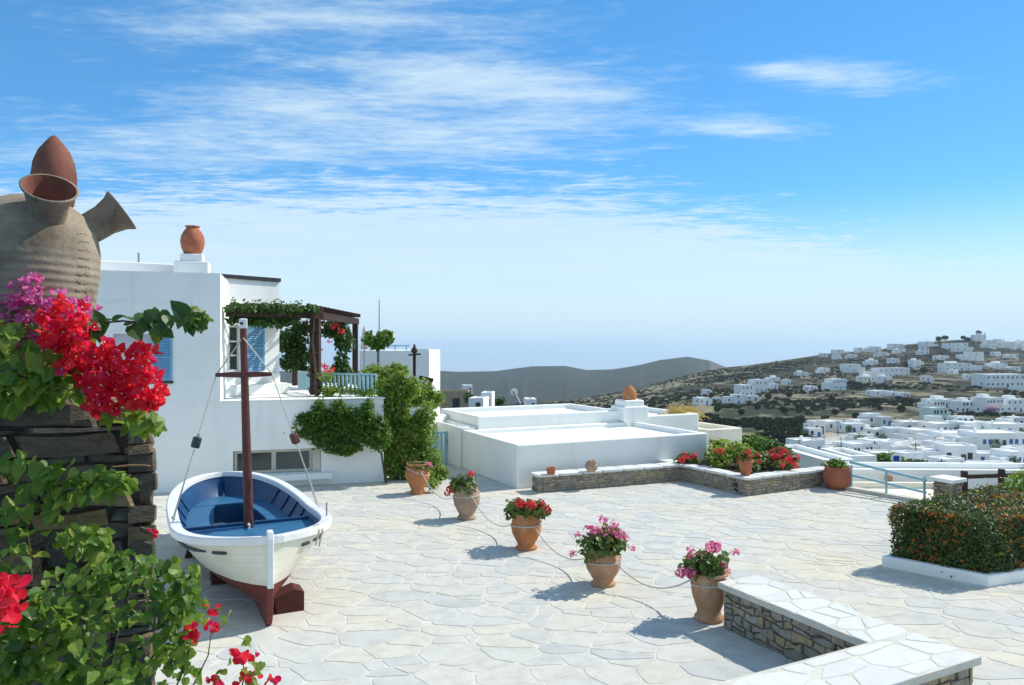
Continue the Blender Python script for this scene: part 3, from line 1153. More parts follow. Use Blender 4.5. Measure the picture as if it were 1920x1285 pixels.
def build_house():
    root = thing('white_house', 'large white two-level house with blue shutters on the left behind the boat', 'house', H0)
    L0 = H0 - WD * 5.0                  # left end, behind the stone pillar
    LT = (HE - L0).length
    # lower storey with the twin cellar window
    def s_of(u, Y=None):
        # distance along the front at photo column u
        k = (u - CX) / F
        return (k * L0.y - L0.x) / (WD.x - k * WD.y)
    wz0, wz1 = .34, .95
    ws0, ws1 = s_of(437), s_of(602)
    low = MB()
    wall_with_holes(low, L0, WD, WN, LT, 0, TF, [(ws0, ws1, wz0, wz1)], .2)
    # right side and back of the lower storey
    B = HE - WN * 9
    low.add([HE, HE - WN * 9, HE - WN * 9 + Vector((0, 0, TF)), HE + Vector((0, 0, TF))], [(0, 1, 2, 3)])
    LB = L0 - WN * 9
    low.add([B, LB, LB + Vector((0, 0, TF)), B + Vector((0, 0, TF))], [(0, 1, 2, 3)])
    low.add([LB, L0, L0 + Vector((0, 0, TF)), LB + Vector((0, 0, TF))], [(0, 1, 2, 3)])
    low.add([p + Vector((0, 0, TF)) for p in (L0, HE, B, LB)], [(0, 1, 2, 3)])
    part('lower_wall', low, m_white, root)
    # thin slab edge of the upper terrace
    e = obox(MB(), L0, WD, WN, (HR - L0).length + .02, LT + .03, TF + .003, TF + .045, -.28, .03)
    part('terrace_edge', e, m_white, root, bevel=.012)
    part('floor_seam', obox(MB(), L0, WD, WN, 0, (HR - L0).length + .015, TF - .012, TF + .012, -.05, .012), m_white, root)
    wf = window(root, L0, WD, WN, ws0 + .02, ws1 - .22, wz0 + .01, wz1 - .01, 2, 1, M('beige_frame', (.55, .52, .43), bump=.1), depth=.16, fw=.07, bw=.11)
    wf['label'] = 'low twin cellar window with beige frame'
    part('window_reveal', obox(MB(), L0, WD, WN, ws1 - .215, ws1 - .01, wz0 + .01, wz1 - .01, -.19, -.03), M('reveal', (.60, .56, .46), bump=.1), root)
    part('window_sill', obox(MB(), L0, WD, WN, ws0 - .05, ws1 + .28, wz0 - .17, wz0 - .012, -.05, .22), m_white, root, bevel=.015)
    # upper block
    LU = (HR - L0).length
    ZT = 5.40
    up = MB()
    sa, sb = s_of(286), s_of(323)
    ga, gb = s_of(212), s_of(285)
    za, zb = 2.76, 3.86
    wall_with_holes(up, L0, WD, WN, LU, TF, ZT, [(ga, gb, za - .02, zb + .02)], .10)
    def quad(a, b, z0, z1):
        up.add([a + Vector((0, 0, z0)), b + Vector((0, 0, z0)), b + Vector((0, 0, z1)), a + Vector((0, 0, z1))], [(0, 1, 2, 3)])
    R1 = HR - WN * 6.5
    L1 = L0 - WN * 6.5
    quad(HR, R1, TF, ZT); quad(R1, L1, TF, ZT); quad(L1, L0, TF, ZT)
    # parapet ring and sunk roof
    iw = .24
    o4 = [L0, HR, R1, L1]
    i4 = [L0 + WD * iw - WN * iw, HR - WD * iw - WN * iw, R1 - WD * iw + WN * iw, L1 + WD * iw + WN * iw]
    for k in range(4):
        k2 = (k + 1) % 4
        up.add([p + Vector((0, 0, ZT)) for p in (o4[k], o4[k2], i4[k2], i4[k])], [(0, 1, 2, 3)])
        up.add([i4[k] + Vector((0, 0, ZT)), i4[k2] + Vector((0, 0, ZT)), i4[k2] + Vector((0, 0, ZT - .3)), i4[k] + Vector((0, 0, ZT - .3))], [(0, 1, 2, 3)])
    up.add([p + Vector((0, 0, ZT - .3)) for p in i4], [(0, 1, 2, 3)])
    part('upper_wall', up, m_white, root, bevel=.02)
    # raised roof part behind and its parapet
    q = [P(120, 483, 20.6), P(334, 497, 22.2)]
    a, b = Vector((q[0].x, q[0].y, 0)), Vector((q[1].x, q[1].y, 0))
    zt = (q[0].z + q[1].z) / 2
    rb = MB()
    d = Vector((-(b - a).y, (b - a).x, 0)).normalized()
    rb.prism([v2(p) for p in (a, b, b + d * 3, a + d * 3)], ZT - .31, zt)
    part('roof_room', rb, m_white, root, bevel=.03)
    part('vent_pipe', MB().tube([P(260, 492, 20.9), P(260, 474, 20.9)], .03, 8), m_metal, root)
    # chimney base under the jar
    c = P(361, 512, 19.9)
    ch = MB()
    ch.box((c.x, c.y, ZT + .06), (.84, .6, .72), rz=.29)
    part('chimney', ch, m_white, root, bevel=.03)
    part('chimney_top', MB().box((c.x, c.y, ZT + .52), (.56, .5, .2), rz=.29), m_white, root, bevel=.03)
    # blue louvred shutter and the grey-white panel beside it
    shutter(root, L0, WD, WN, sa, sb, za, zb, .004, m_sblue, 'blue louvred shutter on the front wall')
    gp = obox(MB(), L0, WD, WN, ga, gb, za - .02, zb + .02, -.14, -.08)
    part('window_panel', gp, M('grey_lilac', (.55, .56, .60), bump=.1), root)
    part('window_hood', obox(MB(), L0, WD, WN, ga - .3, sb + .35, 4.62, 4.66, -.04, .03), m_white, root)
    part('window_sill', obox(MB(), L0, WD, WN, ga - .03, sb + .02, za - .09, za - .03, -.04, .05), m_slabedge, root)
    # recessed wing with the double window, dark roof edge
    RL, RR = Vector((-8.16, 21.0, 0)), Vector((-6.98, 22.4, 0))
    RA = (RR - RL).normalized()
    RN = Vector((RA.y, -RA.x, 0))
    LR = (RR - RL).length
    rz = 5.50
    wing = MB()
    O = RL - RA * .6
    win = (.55, 1.15, 2.86, 4.17)
    wall_with_holes(wing, O, RA, RN, LR + .6, TF, rz, [win], .16)
    E2 = RR - RN * 5
    wing.add([RR + Vector((0, 0, TF)), E2 + Vector((0, 0, TF)), E2 + Vector((0, 0, rz)), RR + Vector((0, 0, rz))], [(0, 1, 2, 3)])
    OB = O - RN * 5
    wing.add([p + Vector((0, 0, rz)) for p in (O, RR, E2, OB)], [(0, 1, 2, 3)])
    wing.add([E2 + Vector((0, 0, TF)), OB + Vector((0, 0, TF)), OB + Vector((0, 0, rz)), E2 + Vector((0, 0, rz))], [(0, 1, 2, 3)])
    part('wing_wall', wing, m_white, root)
    part('roof_edge', obox(MB(), O, RA, RN, -.2, LR + .62, rz + .003, rz + .11, -5, .06), m_slabedge, root)
    m_wf = M('white_frame', (.62, .62, .58), bump=.1)
    w = window(root, O, RA, RN, win[0], win[1], win[2], win[3], 2, 3, m_wf, depth=.1, fw=.055, bw=.04)
    shutter(root, O, RA, RN, 1.33, 1.92, 2.86, 4.17, .004, m_sblue, 'blue shutter of the recessed window')
    # built-in bench at the foot of the recessed wall
    st = MB()
    obox(st, O, RA, RN, .0, LR + .6, TF + .002, TF + .32, .003, .55)
    obox(st, O, RA, RN, .0, LR + .5, TF + .002, TF + .62, .0035, .22)
    part('built_in_bench', st, m_white, root, bevel=.03)
    return root


build_house()

# roof jar on the chimney
def jar(name, label, c, prof, mat, wob=0.0, group=None, n=32, cat='jar', label_parts=True):
    r = thing(name, label, cat, c, group=group)
    b = MB().lathe(prof, n, wob=wob)
    part('body', b, mat, r, local=True)
    return r


jc = P(361, 482, 19.9)
rj = jar('roof_jar', 'red terracotta jar standing on the house chimney at upper left', (jc.x, jc.y, 5.40 + .622),
         [(.0, .0), (.19, .0), (.22, .03), (.28, .18), (.305, .32), (.29, .47), (.23, .60), (.165, .68), (.15, .70), (.185, .735), (.19, .755), (.15, .76), (.12, .70), (.12, .5), (0, .45)], m_terra_red)


# ------------------------------------------------------------------ pergola, terrace railing
def build_pergola():
    A0, A1, A2 = Vector((-7.30, 19.35, 0)), Vector((-5.50, 20.9, 0)), Vector((-5.50, 26.2, 0))
    zb = 4.38
    root = thing('pergola', 'dark brown timber pergola with creepers on the upper terrace', 'pergola', A1 + Vector((0, 0, TF)))
    for p, nm in ((A1, 'post'), (A2, 'post')):
        r = .13 if p is A1 else .09
        part('post', MB().box((p.x, p.y, (TF + zb) / 2 + .02), (r * 2, r * 2, zb - TF - .04)), m_wood, root, bevel=.02)
    part('post', MB().box((A2.x - 2.2, A2.y + .3, (TF + zb) / 2), (.18, .18, zb - TF)), m_wood, root, bevel=.02)
    z = zb + .12
    dA = (A1 - A0).normalized()
    part('beam', MB().bar(A0 - dA * .1 + Vector((0, 0, z)), A1 + dA * .22 + Vector((0, 0, z)), .16, .30), m_wood, root, bevel=.02)
    part('beam', MB().bar(A1 + Vector((0, -.28, z - .05)), A2 + Vector((0, .35, z - .05)), .14, .22), m_wood, root, bevel=.02)
    B0, B2 = Vector((-8.0, 22.6, 0)), Vector((-7.7, 26.5, 0))
    part('beam', MB().bar(B0 + Vector((0, 0, z)), B2 + Vector((0, .2, z)), .12, .2), m_wood, root)
    for i in range(13):
        k = i / 12
        a = A1.lerp(A2, k)
        b = Vector((-7.3, 19.9, 0)).lerp(B2, k)
        rz_ = z + .145
        d = (a - b).normalized()
        part('rafter', MB().bar(b + Vector((0, 0, rz_)), a + d * .18 + Vector((0, 0, rz_)), .08, .12), m_wood, root)
    for i in range(7):
        k = (i + .5) / 7
        b = Vector((-7.25, 19.8, 0)).lerp(B2, k)
        a = A1.lerp(A2, k)
        a0 = A1 + (A2 - A1) * 0
        p = b.lerp(a, .0)
    for i in range(5):
        k = (i + .5) / 5
        p0 = Vector((-7.3, 19.9, 0)).lerp(A1, k)
        p1 = B2.lerp(A2, k)
        part('batten', MB().bar(p0 + Vector((0, 0, z + .235)), p1 + Vector((0, 0, z + .235)), .06, .05), m_wood, root)
    return root


build_pergola()


def railing(name, label, pts, z0, top, mat, posts=True, step=.16, bar=.03, rails=2, group=None, cat='railing'):
    root = thing(name, label, cat, pts[0] + Vector((0, 0, z0)), group=group)
    for a, b in zip(pts[:-1], pts[1:]):
        d = b - a
        L = d.length
        up = Vector((0, 0, 1))
        part('top_rail', MB().bar(a + up * (z0 + top), b + up * (z0 + top), .06, .05), mat, root)
        part('bottom_rail', MB().bar(a + up * (z0 + .12), b + up * (z0 + .12), .05, .04), mat, root)
        n = max(1, int(L / step))
        for i in range(n + 1):
            p = a + d * (i / n)
            part('slat', MB().box((p.x, p.y, z0 + top / 2 + .05), (bar * 2.2, bar, top - .14), rz=math.atan2(d.y, d.x)), mat, root)
    return root


railing('balcony_railing', 'turquoise slatted railing on the upper terrace behind the pergola post',
        [Vector((-6.55, 22.9, 0)), Vector((-5.62, 21.2, 0)), Vector((-3.75, 20.6, 0))], TF, .62, m_lblue, step=.13)


# ------------------------------------------------------------------ low white house in the middle, seen from above
LA = Vector((.13, 18.74, 0))
LU_, LV_ = Vector((math.cos(math.radians(25.5)), math.sin(math.radians(25.5)), 0)), Vector((-math.sin(math.radians(25.5)), math.cos(math.radians(25.5)), 0))


def GG(a, b, z=0):
    return LA + LU_ * a + LV_ * b + Vector((0, 0, z))


def roof_block(mb, a0, a1, b0, b1, zt, zf, z0=-.005, w=.2):
    o4 = [GG(a0, b0), GG(a1, b0), GG(a1, b1), GG(a0, b1)]
    i4 = [GG(a0 + w, b0 + w), GG(a1 - w, b0 + w), GG(a1 - w, b1 - w), GG(a0 + w, b1 - w)]
    Z = lambda z: Vector((0, 0, z))
    vs = [p + Z(z0) for p in o4] + [p + Z(zt) for p in o4] + [p + Z(zt) for p in i4] + [p + Z(zf) for p in i4]
    fs = []
    for k in range(4):
        j = (k + 1) % 4
        fs += [(k, j, 4 + j, 4 + k), (4 + k, 4 + j, 8 + j, 8 + k), (8 + k, 8 + j, 12 + j, 12 + k)]
    fs.append((12, 13, 14, 15))
    mb.add(vs, fs)


def build_low_house():
    root = thing('low_white_house', 'low white flat-roofed house with stepped roofs in the middle of the terrace edge', 'house', LA)
    m = MB(); roof_block(m, 0, 6.05, 0, 3.7, 1.10, .96, -5)
    part('front_block', m, m_white, root, bevel=.035, seg=3)
    m = MB(); roof_block(m, .5, 5.6, 3.72, 7.0, 1.47, 1.30, -5)
    part('rear_block', m, m_white, root, bevel=.035, seg=3)
    m = MB(); roof_block(m, -.1, .49, 3.72, 6.6, 1.18, 1.02, -5, .12)
    part('side_block', m, m_white, root, bevel=.03)
    m = MB(); roof_block(m, 5.62, 8.55, 3.4, 6.4, 1.28, 1.12, -5)
    part('right_block', m, m_white, root, bevel=.035)
    m = MB(); roof_block(m, 8.57, 10.1, 3.0, 6.0, .76, .60, -5)
    part('cream_block', m, m_cream, root, bevel=.03)['label'] = 'cream walled block at the right end of the low house'
    m = MB(); c = GG(5.98, 3.80, 0)
    rz = math.radians(25.5)
    part('chimney', MB().box((c.x, c.y, 1.36), (.95, .84, .50), rz=rz), m_white, root, bevel=.05, seg=3)
    part('chimney_top', MB().box((c.x, c.y, 1.70), (.74, .66, .21), rz=rz), m_white, root, bevel=.05, seg=3)
    # rain spout and pipe
    part('rain_spout', MB().tube([GG(.5, 3.74, 1.16), GG(.42, 3.55, 1.12)], .03, 8), m_metal, root)
    return c


lc = build_low_house()
cj = thing('chimney_pot', 'rounded orange terracotta pot upside down on the low white chimney', 'pot', (lc.x, lc.y, 1.806))
part('body', MB().lathe([(.21, 0), (.225, .04), (.235, .15), (.215, .27), (.17, .36), (.11, .42), (.09, .425), (.075, .46), (.0, .47)], 28), m_terra, cj, local=True)

# straw bundle on the cream roof
sc_ = GG(8.35, 4.2, 1.14)
rngs = np.random.default_rng(5)
N = 900
d = np.stack([rngs.normal(size=N) * .28, rngs.normal(size=N) * .16, np.abs(rngs.normal(size=N)) * .12], 1)
stv = [(-.02, 0, 0), (.02, 0, 0), (.02, 1, 0), (-.02, 1, 0)]
al = np.stack([rngs.normal(size=N) * .5 + 1, rngs.normal(size=N) * .4, rngs.normal(size=N) * .5 - .2], 1)
sb = thing('straw_bundle', 'heap of yellow straw lying on the low white roof', 'straw', sc_)
me = scatter('straw', stv, [(0, 1, 2, 3)], d + np.array(sc_), frames(rngs.normal(size=(N, 3)), rngs, al), np.full(N, .34))
stuff(link('straw', me, ML('straw_yellow', [(.58, .42, .10), (.66, .50, .16), (.48, .34, .08)], trans=.1), sb))
part('heap', MB().lathe([(.42, 0), (.36, .12), (.22, .24), (.0, .28)], 16, c=sc_), M('straw_core', (.50, .36, .10), bscale=60, bump=1), sb)


# ------------------------------------------------------------------ right edge: turquoise railing, stone pier, wooden railing
R0, R1 = Vector((8.42, 18.6, 0)), Vector((9.40, 16.95, 0))


def build_edge():
    root = thing('edge_railing', 'turquoise two-bar railing along the terrace edge right of the round pot', 'railing', R0)
    up = Vector((0, 0, 1))
    a, b = R0, R1
    part('top_rail', MB().bar(a + up * .70, b + up * .54, .055, .06), m_lblue, root)
    part('middle_rail', MB().bar(a + up * .38, b + up * .26, .05, .05), m_lblue, root)
    for k in (.02, .5, .98):
        p = a.lerp(b, k)
        part('post', MB().box((p.x, p.y, .31), (.04, .04, .62)), m_lblue, root)
    e = MB()
    e.prism([v2(p) for p in (R0 - CV * -1.2 - CU * .25, R0 + CV * 1.2 + CU * .1, R1 - CV * 4 + CU * .2, R1 - CV * 4 - CU * .12)], .008, .06)
    # kerb along the edge
    k = struct(part('terrace_kerb', MB().bar(R0 + Vector((-.55, .85, .04)), R1 + Vector((2.7, -4.2, .04)), .22, .09), m_mortar))
    rng = np.random.default_rng(41)
    pc = Vector((9.62, 16.35, 0))
    pr = thing('stone_pier', 'square stone pier with white cap at the end of the turquoise railing', 'pier', pc)
    A, B = CU, CV
    s, h = .44, .58
    q = [pc, pc + A * s, pc + A * s + B * s, pc + B * s]
    g = .03
    part('core', MB().prism([v2(p) for p in (pc + A * g + B * g, pc + A * (s - g) + B * g, pc + A * (s - g) + B * (s - g), pc + A * g + B * (s - g))], -.01, h), m_joint, pr)
    stone_face(pr, pc + B * g, A, -B, s, h, .15, m_rubble, rng, 1.7)
    stone_face(pr, pc + B * s + A * g, -B, -A, s, h, .15, m_rubble, rng, 1.7)
    stone_face(pr, pc + A * (s - g), B, A, s, h, .17, m_rubble, rng, 1.7)
    o = .05
    part('cap', MB().prism([v2(p) for p in (pc - A * o - B * o, pc + A * (s + o) - B * o, pc + A * (s + o) + B * (s + o), pc - A * o + B * (s + o))], h, h + .08), m_white, pr, bevel=.012)
    # dark wooden railing going right
    w0, w1 = pc + A * .62 + B * .1, pc + A * 3.4 - B * .55
    wr = thing('wooden_railing', 'dark brown wooden railing right of the stone pier', 'railing', w0)
    part('top_rail', MB().bar(w0 + up * .66, w1 + up * .62, .07, .09), m_wood, wr, bevel=.01)
    part('middle_rail', MB().bar(w0 + up * .34, w1 + up * .30, .06, .08), m_wood, wr, bevel=.01)
    for k in (0, .36, .72, 1):
        p = w0.lerp(w1, k)
        part('post', MB().box((p.x, p.y, .39), (.11, .11, .80)), m_wood, wr, bevel=.01)


build_edge()
# ------------------------------------------------------------------ the fishing boat on the terrace
def build_boat():
    bow = Vector((-3.08, 9.50, 0))
    ang = math.atan2(.894, -.447)
    root = thing('fishing_boat', 'small white wooden fishing boat with blue inside and red bottom on the terrace', 'boat', bow, ang)
    L = 5.85

    def b(s):
        x = min(max(s / 1.9, 0), 1)
        y = 1.07 * (1 - (1 - x) ** 2.6) ** .62
        if s > 2.6:
            y *= max(1 - ((s - 2.6) / 3.25) ** 2.8, 0) ** .45
        return y

    def sheer(s):
        return float(np.interp(s, [0, .5, 1, 2.5, 4, 5, 5.85], [1.14, 1.09, 1.05, .97, .98, 1.02, 1.07]))

    def keel(s):
        return float(np.interp(s, [0, .08, .2, .5, 1.2, 4.6, 5.3, 5.7, 5.85], [.58, .36, .22, .13, .10, .12, .3, .58, .75]))

    def ex(s):
        return float(np.interp(s, [0, .5, 1.5, 2.8, 4.5, 5.85], [1.0, .80, .52, .42, .46, .6]))

    def hb(s, z):
        t = min(max((z - keel(s)) / (sheer(s) - keel(s)), 0), 1)
        return b(s) * t ** ex(s) if t > 0 else 0.0

    def water(s):
        return float(np.interp(s, [0, 1, 3, 5.85], [.53, .50, .42, .45]))
    S = [L * (1 - math.cos(math.pi * k / 46)) / 2 for k in range(47)]

    def shell(z_lo, z_hi, rows, off, out=True):
        m = MB()
        vs = []
        for s in S:
            for side in (1, -1):
                for r in range(rows + 1):
                    a, c = z_lo(s), z_hi(s)
                    z = a + (c - a) * r / rows
                    y = max(hb(s, z) - off, 0)
                    vs.append((s, side * y, z))
        n = rows + 1
        fs = []
        for i in range(len(S) - 1):
            for sd in range(2):
                for r in range(rows):
                    a = (i * 2 + sd) * n + r
                    c = ((i + 1) * 2 + sd) * n + r
                    f = (a, c, c + 1, a + 1) if sd == 1 else (a, a + 1, c + 1, c)
                    fs.append(f if out else f[::-1])
        m.add(vs, fs, smooth=True)
        return m
    m_hull = M('cream_white_hull', (.82, .78, .64), (.74, .70, .56), rough=.35, scale=2, bump=.08, bscale=8, spec=.4)
    def planked(m, strength):
        # the seams between the hull planks and old brush marks
        t = NT(m.node_tree)
        b_ = t.n['Principled BSDF']
        tc = t.node('ShaderNodeTexCoord')
        sp = t.node('ShaderNodeSeparateXYZ')
        t.link(tc.outputs['Object'], sp.inputs[0])
        zz = t.m('ADD', sp.outputs[2], t.m('MULTIPLY', t.m('POWER', t.m('ABSOLUTE', t.m('SUBTRACT', sp.outputs[0], 2.9)), 2.0), -.014))
        k = t.m('PINGPONG', zz, .052)
        seam = t.smooth(k, .0, .006)
        add_bump(t, b_, t.m('ADD', seam, t.m('MULTIPLY', pos_noise(t, 30, 5, .6, (1, 1, .3)), .35)), strength, .006)
        return m
    planked(m_hull, .55)
    m_red = M('red_bottom_paint', (.20, .045, .035), (.15, .035, .03), rough=.6, scale=3, bump=.2)
    m_bin = M('boat_blue', (.011, .065, .165), (.008, .048, .13), rough=.4, scale=3, bump=.1, spec=.4)
    m_deck = M('deck_blue', (.03, .14, .27), (.024, .11, .22), rough=.5, scale=5, bump=.15, bscale=14, spec=.35)
    m_gw = M('boat_white', (.82, .82, .80), (.76, .76, .74), rough=.35, scale=3, bump=.06, spec=.4)
    m_rub = M('dark_rubber', (.05, .07, .075), (.03, .04, .045), rough=.6, bump=.1)
    part('hull', shell(lambda s: min(water(s), sheer(s) - .05) if water(s) > keel(s) else keel(s), sheer, 10, 0), m_hull, root, local=True)
    part('hull_bottom', shell(keel, lambda s: max(water(s), keel(s)), 7, 0), m_red, root, local=True)['label'] = 'dark red underwater paint'
    part('inner_side', shell(lambda s: min(max(.34, keel(s) + .03), sheer(s) - .06), sheer, 9, .06, False), m_bin, root, local=True)['label'] = 'blue painted inside of the hull'
    # gunwale: a broad white rail round the top
    gw = MB()
    sec = [(.035, -.06), (.04, .02), (.02, .04), (-.11, .04), (-.125, .02), (-.125, -.05)]
    for side in (1, -1):
        vs = []
        for s in S:
            bb = b(s)
            for (o, z) in sec:
                y = max(bb + o, 0.0) if o < 0 else bb + (o if bb > .02 else o * .5)
                vs.append((s - (.02 if (s < .05 and o > 0) else 0), side * y, sheer(s) + z))
        n = len(sec)
        fs = []
        for i in range(len(S) - 1):
            for r in range(n):
                r2 = (r + 1) % n
                f = (i * n + r, i * n + r2, (i + 1) * n + r2, (i + 1) * n + r)
                fs.append(f if side == 1 else f[::-1])
        gw.add(vs, fs, smooth=False)
    part('gunwale', gw, m_gw, root, local=True)

    def deck(s0, s1, z, th, inner=None, n=16, off=.065):
        m = MB()
        ss = [s0 + (s1 - s0) * k / n for k in range(n + 1)]
        vs, fs = [], []
        for s in ss:
            y = max(hb(s, z) - off, .0)
            yi = 0 if inner is None else max(y - inner, 0)
            if inner is None:
                vs += [(s, -y, z), (s, y, z), (s, -y, z - th), (s, y, z - th)]
            else:
                vs += [(s, yi, z), (s, y, z), (s, yi, z - th), (s, y, z - th), (s, -yi, z), (s, -y, z), (s, -yi, z - th), (s, -y, z - th)]
        k = 4 if inner is None else 8
        for i in range(n):
            a, c = i * k, (i + 1) * k
            fs += [(a, c, c + 1, a + 1), (a + 2, a + 3, c + 3, c + 2)]
            if inner is not None:
                fs += [(a, a + 2, c + 2, c), (a + 4, a + 5, c + 5, c + 4), (a + 4, c + 4, c + 6, a + 6)]
        e = n * k
        fs += [(0, 1, 3, 2), (e + 1, e, e + 2, e + 3)]
        if inner is not None:
            fs += [(5, 4, 6, 7), (e + 4, e + 5, e + 7, e + 6)]
        m.add(vs, fs)
        return m
    part('foredeck', deck(.22, 2.12, .86, .04), m_deck, root, local=True)
    lip = MB()
    yl = hb(2.12, .86) - .08
    lip.box((2.12, 0, .865), (.05, 2 * yl, .09))
    part('deck_lip', lip, m_bin, root, local=True, bevel=.01)
    part('bench', deck(2.3, 4.9, .66, .035, inner=.36), m_deck, root, local=True)
    part('stern_bench', deck(4.86, 5.62, .668, .035), m_deck, root, local=True)
    part('bench_front', MB().box((4.88, 0, .47), (.03, 1.5, .36)), m_bin, root, local=True)
    for sd in (1, -1):
        f = MB()
        vs = []
        ss = [2.3 + 2.58 * k / 10 for k in range(11)]
        for s in ss:
            y = sd * (hb(s, .66) - .065 - .34)
            vs += [(s, y, .30), (s, y, .63)]
        f.add(vs, [(2 * i, 2 * i + 2, 2 * i + 3, 2 * i + 1) for i in range(10)])
        part('bench_front', f, m_bin, root, local=True)
    part('floor_boards', deck(.6, 5.2, .33, .02), M('boat_floor', (.05, .08, .11), bump=.2), root, local=True)
    # frames (ribs) inside
    for s in (2.7, 3.3, 3.9, 4.5):
        for sd in (1, -1):
            pts = [(s, sd * (hb(s, z) - .075), z) for z in (.67, .75, .83, .92)]
            part('rib', MB().tube(pts, .018, 6), m_bin, root, local=True)
    # stem, keel
    t = .038
    def plate(poly, mat, nm):
        m = MB()
        n = len(poly)
        m.add([(x, -t, z) for x, z in poly] + [(x, t, z) for x, z in poly],
              [tuple(range(n)), tuple(range(2 * n - 1, n - 1, -1))] + [(i, n + i, n + (i + 1) % n, (i + 1) % n) for i in range(n)])
        return part(nm, m, mat, root, local=True, bevel=.012)
    plate([(-.07, .52), (.03, .52), (.06, 1.12), (.06, 1.22), (.03, 1.25), (-.05, 1.24), (-.07, 1.14)], m_gw, 'stem')
    plate([(-.07, .518), (-.06, .36), (-.02, .16), (.05, .04), (.10, .0), (5.2, .0), (5.45, .02), (5.6, .2), (5.8, .6), (5.7, .62), (5.3, .34), (4.6, .16), (1.2, .14), (.4, .2), (.12, .34), (.03, .518)], m_red, 'keel')
    # rubbing strips
    def strip(s0, s1, sd, dz, r):
        ss = [s0 + (s1 - s0) * k / 14 for k in range(15)]
        pts = [(s, sd * (hb(s, sheer(s) - dz) + r * .6), sheer(s) - dz) for s in ss]
        rr = [r * .4] + [r] * 13 + [r * .4]
        part('rubbing_strip', MB().tube(pts, rr, 8), m_rub, root, local=True)
    strip(.62, 4.2, 1, .17, .028); strip(.30, .50, 1, .17, .022)
    strip(.52, 3.2, -1, .17, .028); strip(.26, .40, -1, .17, .022)
    # mast and crossbar
    Ri = Matrix.Rotation(-ang, 3, 'Z')
    loc = lambda w: Ri @ (Vector(w) - bow)
    mb_ = loc((-3.97, 11.27, .80)); mt = loc((-4.05, 11.25, 3.86))
    part('mast', MB().tube([mb_.lerp(mt, k / 6) for k in range(7)], [.072, .07, .066, .062, .058, .054, .05], 12), m_mast, root, local=True)
    part('mast_head', MB().box(loc((-4.05, 11.25, 3.93)), (.11, .11, .15)), m_gw, root, local=True, bevel=.015)
    part('mast_pulley', MB().tube([loc((-4.05, 11.17, 3.93)), loc((-4.05, 11.21, 3.93))], .022, 10), m_rub, root, local=True)
    cl, cr, cc = loc((-4.46, 11.26, 3.155)), loc((-3.60, 11.2, 3.17)), loc((-4.03, 11.16, 3.165))
    part('crossbar', MB().tube([cl, cl.lerp(cc, .5), cc, cc.lerp(cr, .5), cr], [.03, .042, .048, .042, .028], 10), m_mast, root, local=True)
    hd = loc((-4.04, 11.21, 3.72))
    def line(pts, r=.009, nm='rigging_line', sag=0.0):
        out = []
        for a, c in zip(pts[:-1], pts[1:]):
            for k in range(8):
                p = Vector(a).lerp(Vector(c), k / 8)
                p.z -= sag * math.sin(math.pi * k / 8)
                out.append(p)
        out.append(Vector(pts[-1]))
        part(nm, MB().tube(out, r, 6), m_rope, root, local=True)
    line([hd, cl], .010); line([hd, cr], .010)
    for end, sd, kb in ((cl, 1, .47), (cr, -1, .47)):
        ch = Vector((2.0, sd * (b(2.0) - .02), sheer(2.0) + .05))
        bl = end.lerp(ch, kb)
        line([end, bl + (end - ch).normalized() * .10], .008)
        bt = bl - (end - ch).normalized() * .10
        line([bt, ch], .008)
        line([bt, ch + Vector((.16, 0, 0))], .008)
        d = (end - ch).normalized()
        R = d.to_track_quat('Z', 'Y').to_matrix()
        part('pulley_block', MB().box(bl, (.13, .11, .17), M=R), m_mast if sd < 0 else m_rub, root, local=True, bevel=.03)
        part('pulley_ring', MB().tube([bl + d * .08, bl + d * .13], .018, 8), m_metal, root, local=True)
    # fittings
    def cleat(p, rz_):
        p = Vector(p)
        R = Matrix.Rotation(rz_, 3, 'Z')
        m = MB()
        m.tube([p + R @ Vector((-.09, 0, .05)), p + R @ Vector((0, 0, .06)), p + R @ Vector((.09, 0, .05))], [.012, .02, .012], 8)
        m.tube([p + R @ Vector((-.03, 0, 0)), p + R @ Vector((-.03, 0, .05))], .015, 8)
        m.tube([p + R @ Vector((.03, 0, 0)), p + R @ Vector((.03, 0, .05))], .015, 8)
        part('cleat', m, m_gw, root, local=True)
    cleat((.75, .22, .86), .4); cleat((.62, -.34, .86), -.6); cleat((1.9, .02, .86), .1)
    line([Vector((.62, -.34, .9)), Vector((.42, -b(.42) + .02, sheer(.42) + .05)), Vector((.40, -b(.40) - .05, sheer(.4) - .02)), Vector((.38, -b(.38) - .01, sheer(.38) - .22))], .014, 'mooring_rope')
    line([Vector((.62, -.34, .9)), Vector((.50, -b(.5) + .02, sheer(.5) + .05)), Vector((.48, -b(.48) - .05, sheer(.48) - .03)), Vector((.46, -b(.46) - .01, sheer(.46) - .25))], .014, 'mooring_rope')
    line([Vector((1.5, b(1.5) + .04, .5)), Vector((1.0, b(1.0) - .15, .2)), Vector((.55, 1.15, .02)), Vector((.3, 1.5, .02))], .014, 'hanging_rope')
    part('oar_peg', MB().tube([Vector((1.25, -b(1.25) + .03, sheer(1.25) + .03)), Vector((1.25, -b(1.25) + .03, sheer(1.25) + .24))], .012, 8), m_metal, root, local=True)
    part('oar_slot', MB().box((2.3, b(2.3) - .04, sheer(2.3) + .042), (.34, .035, .006)), m_rub, root, local=True)
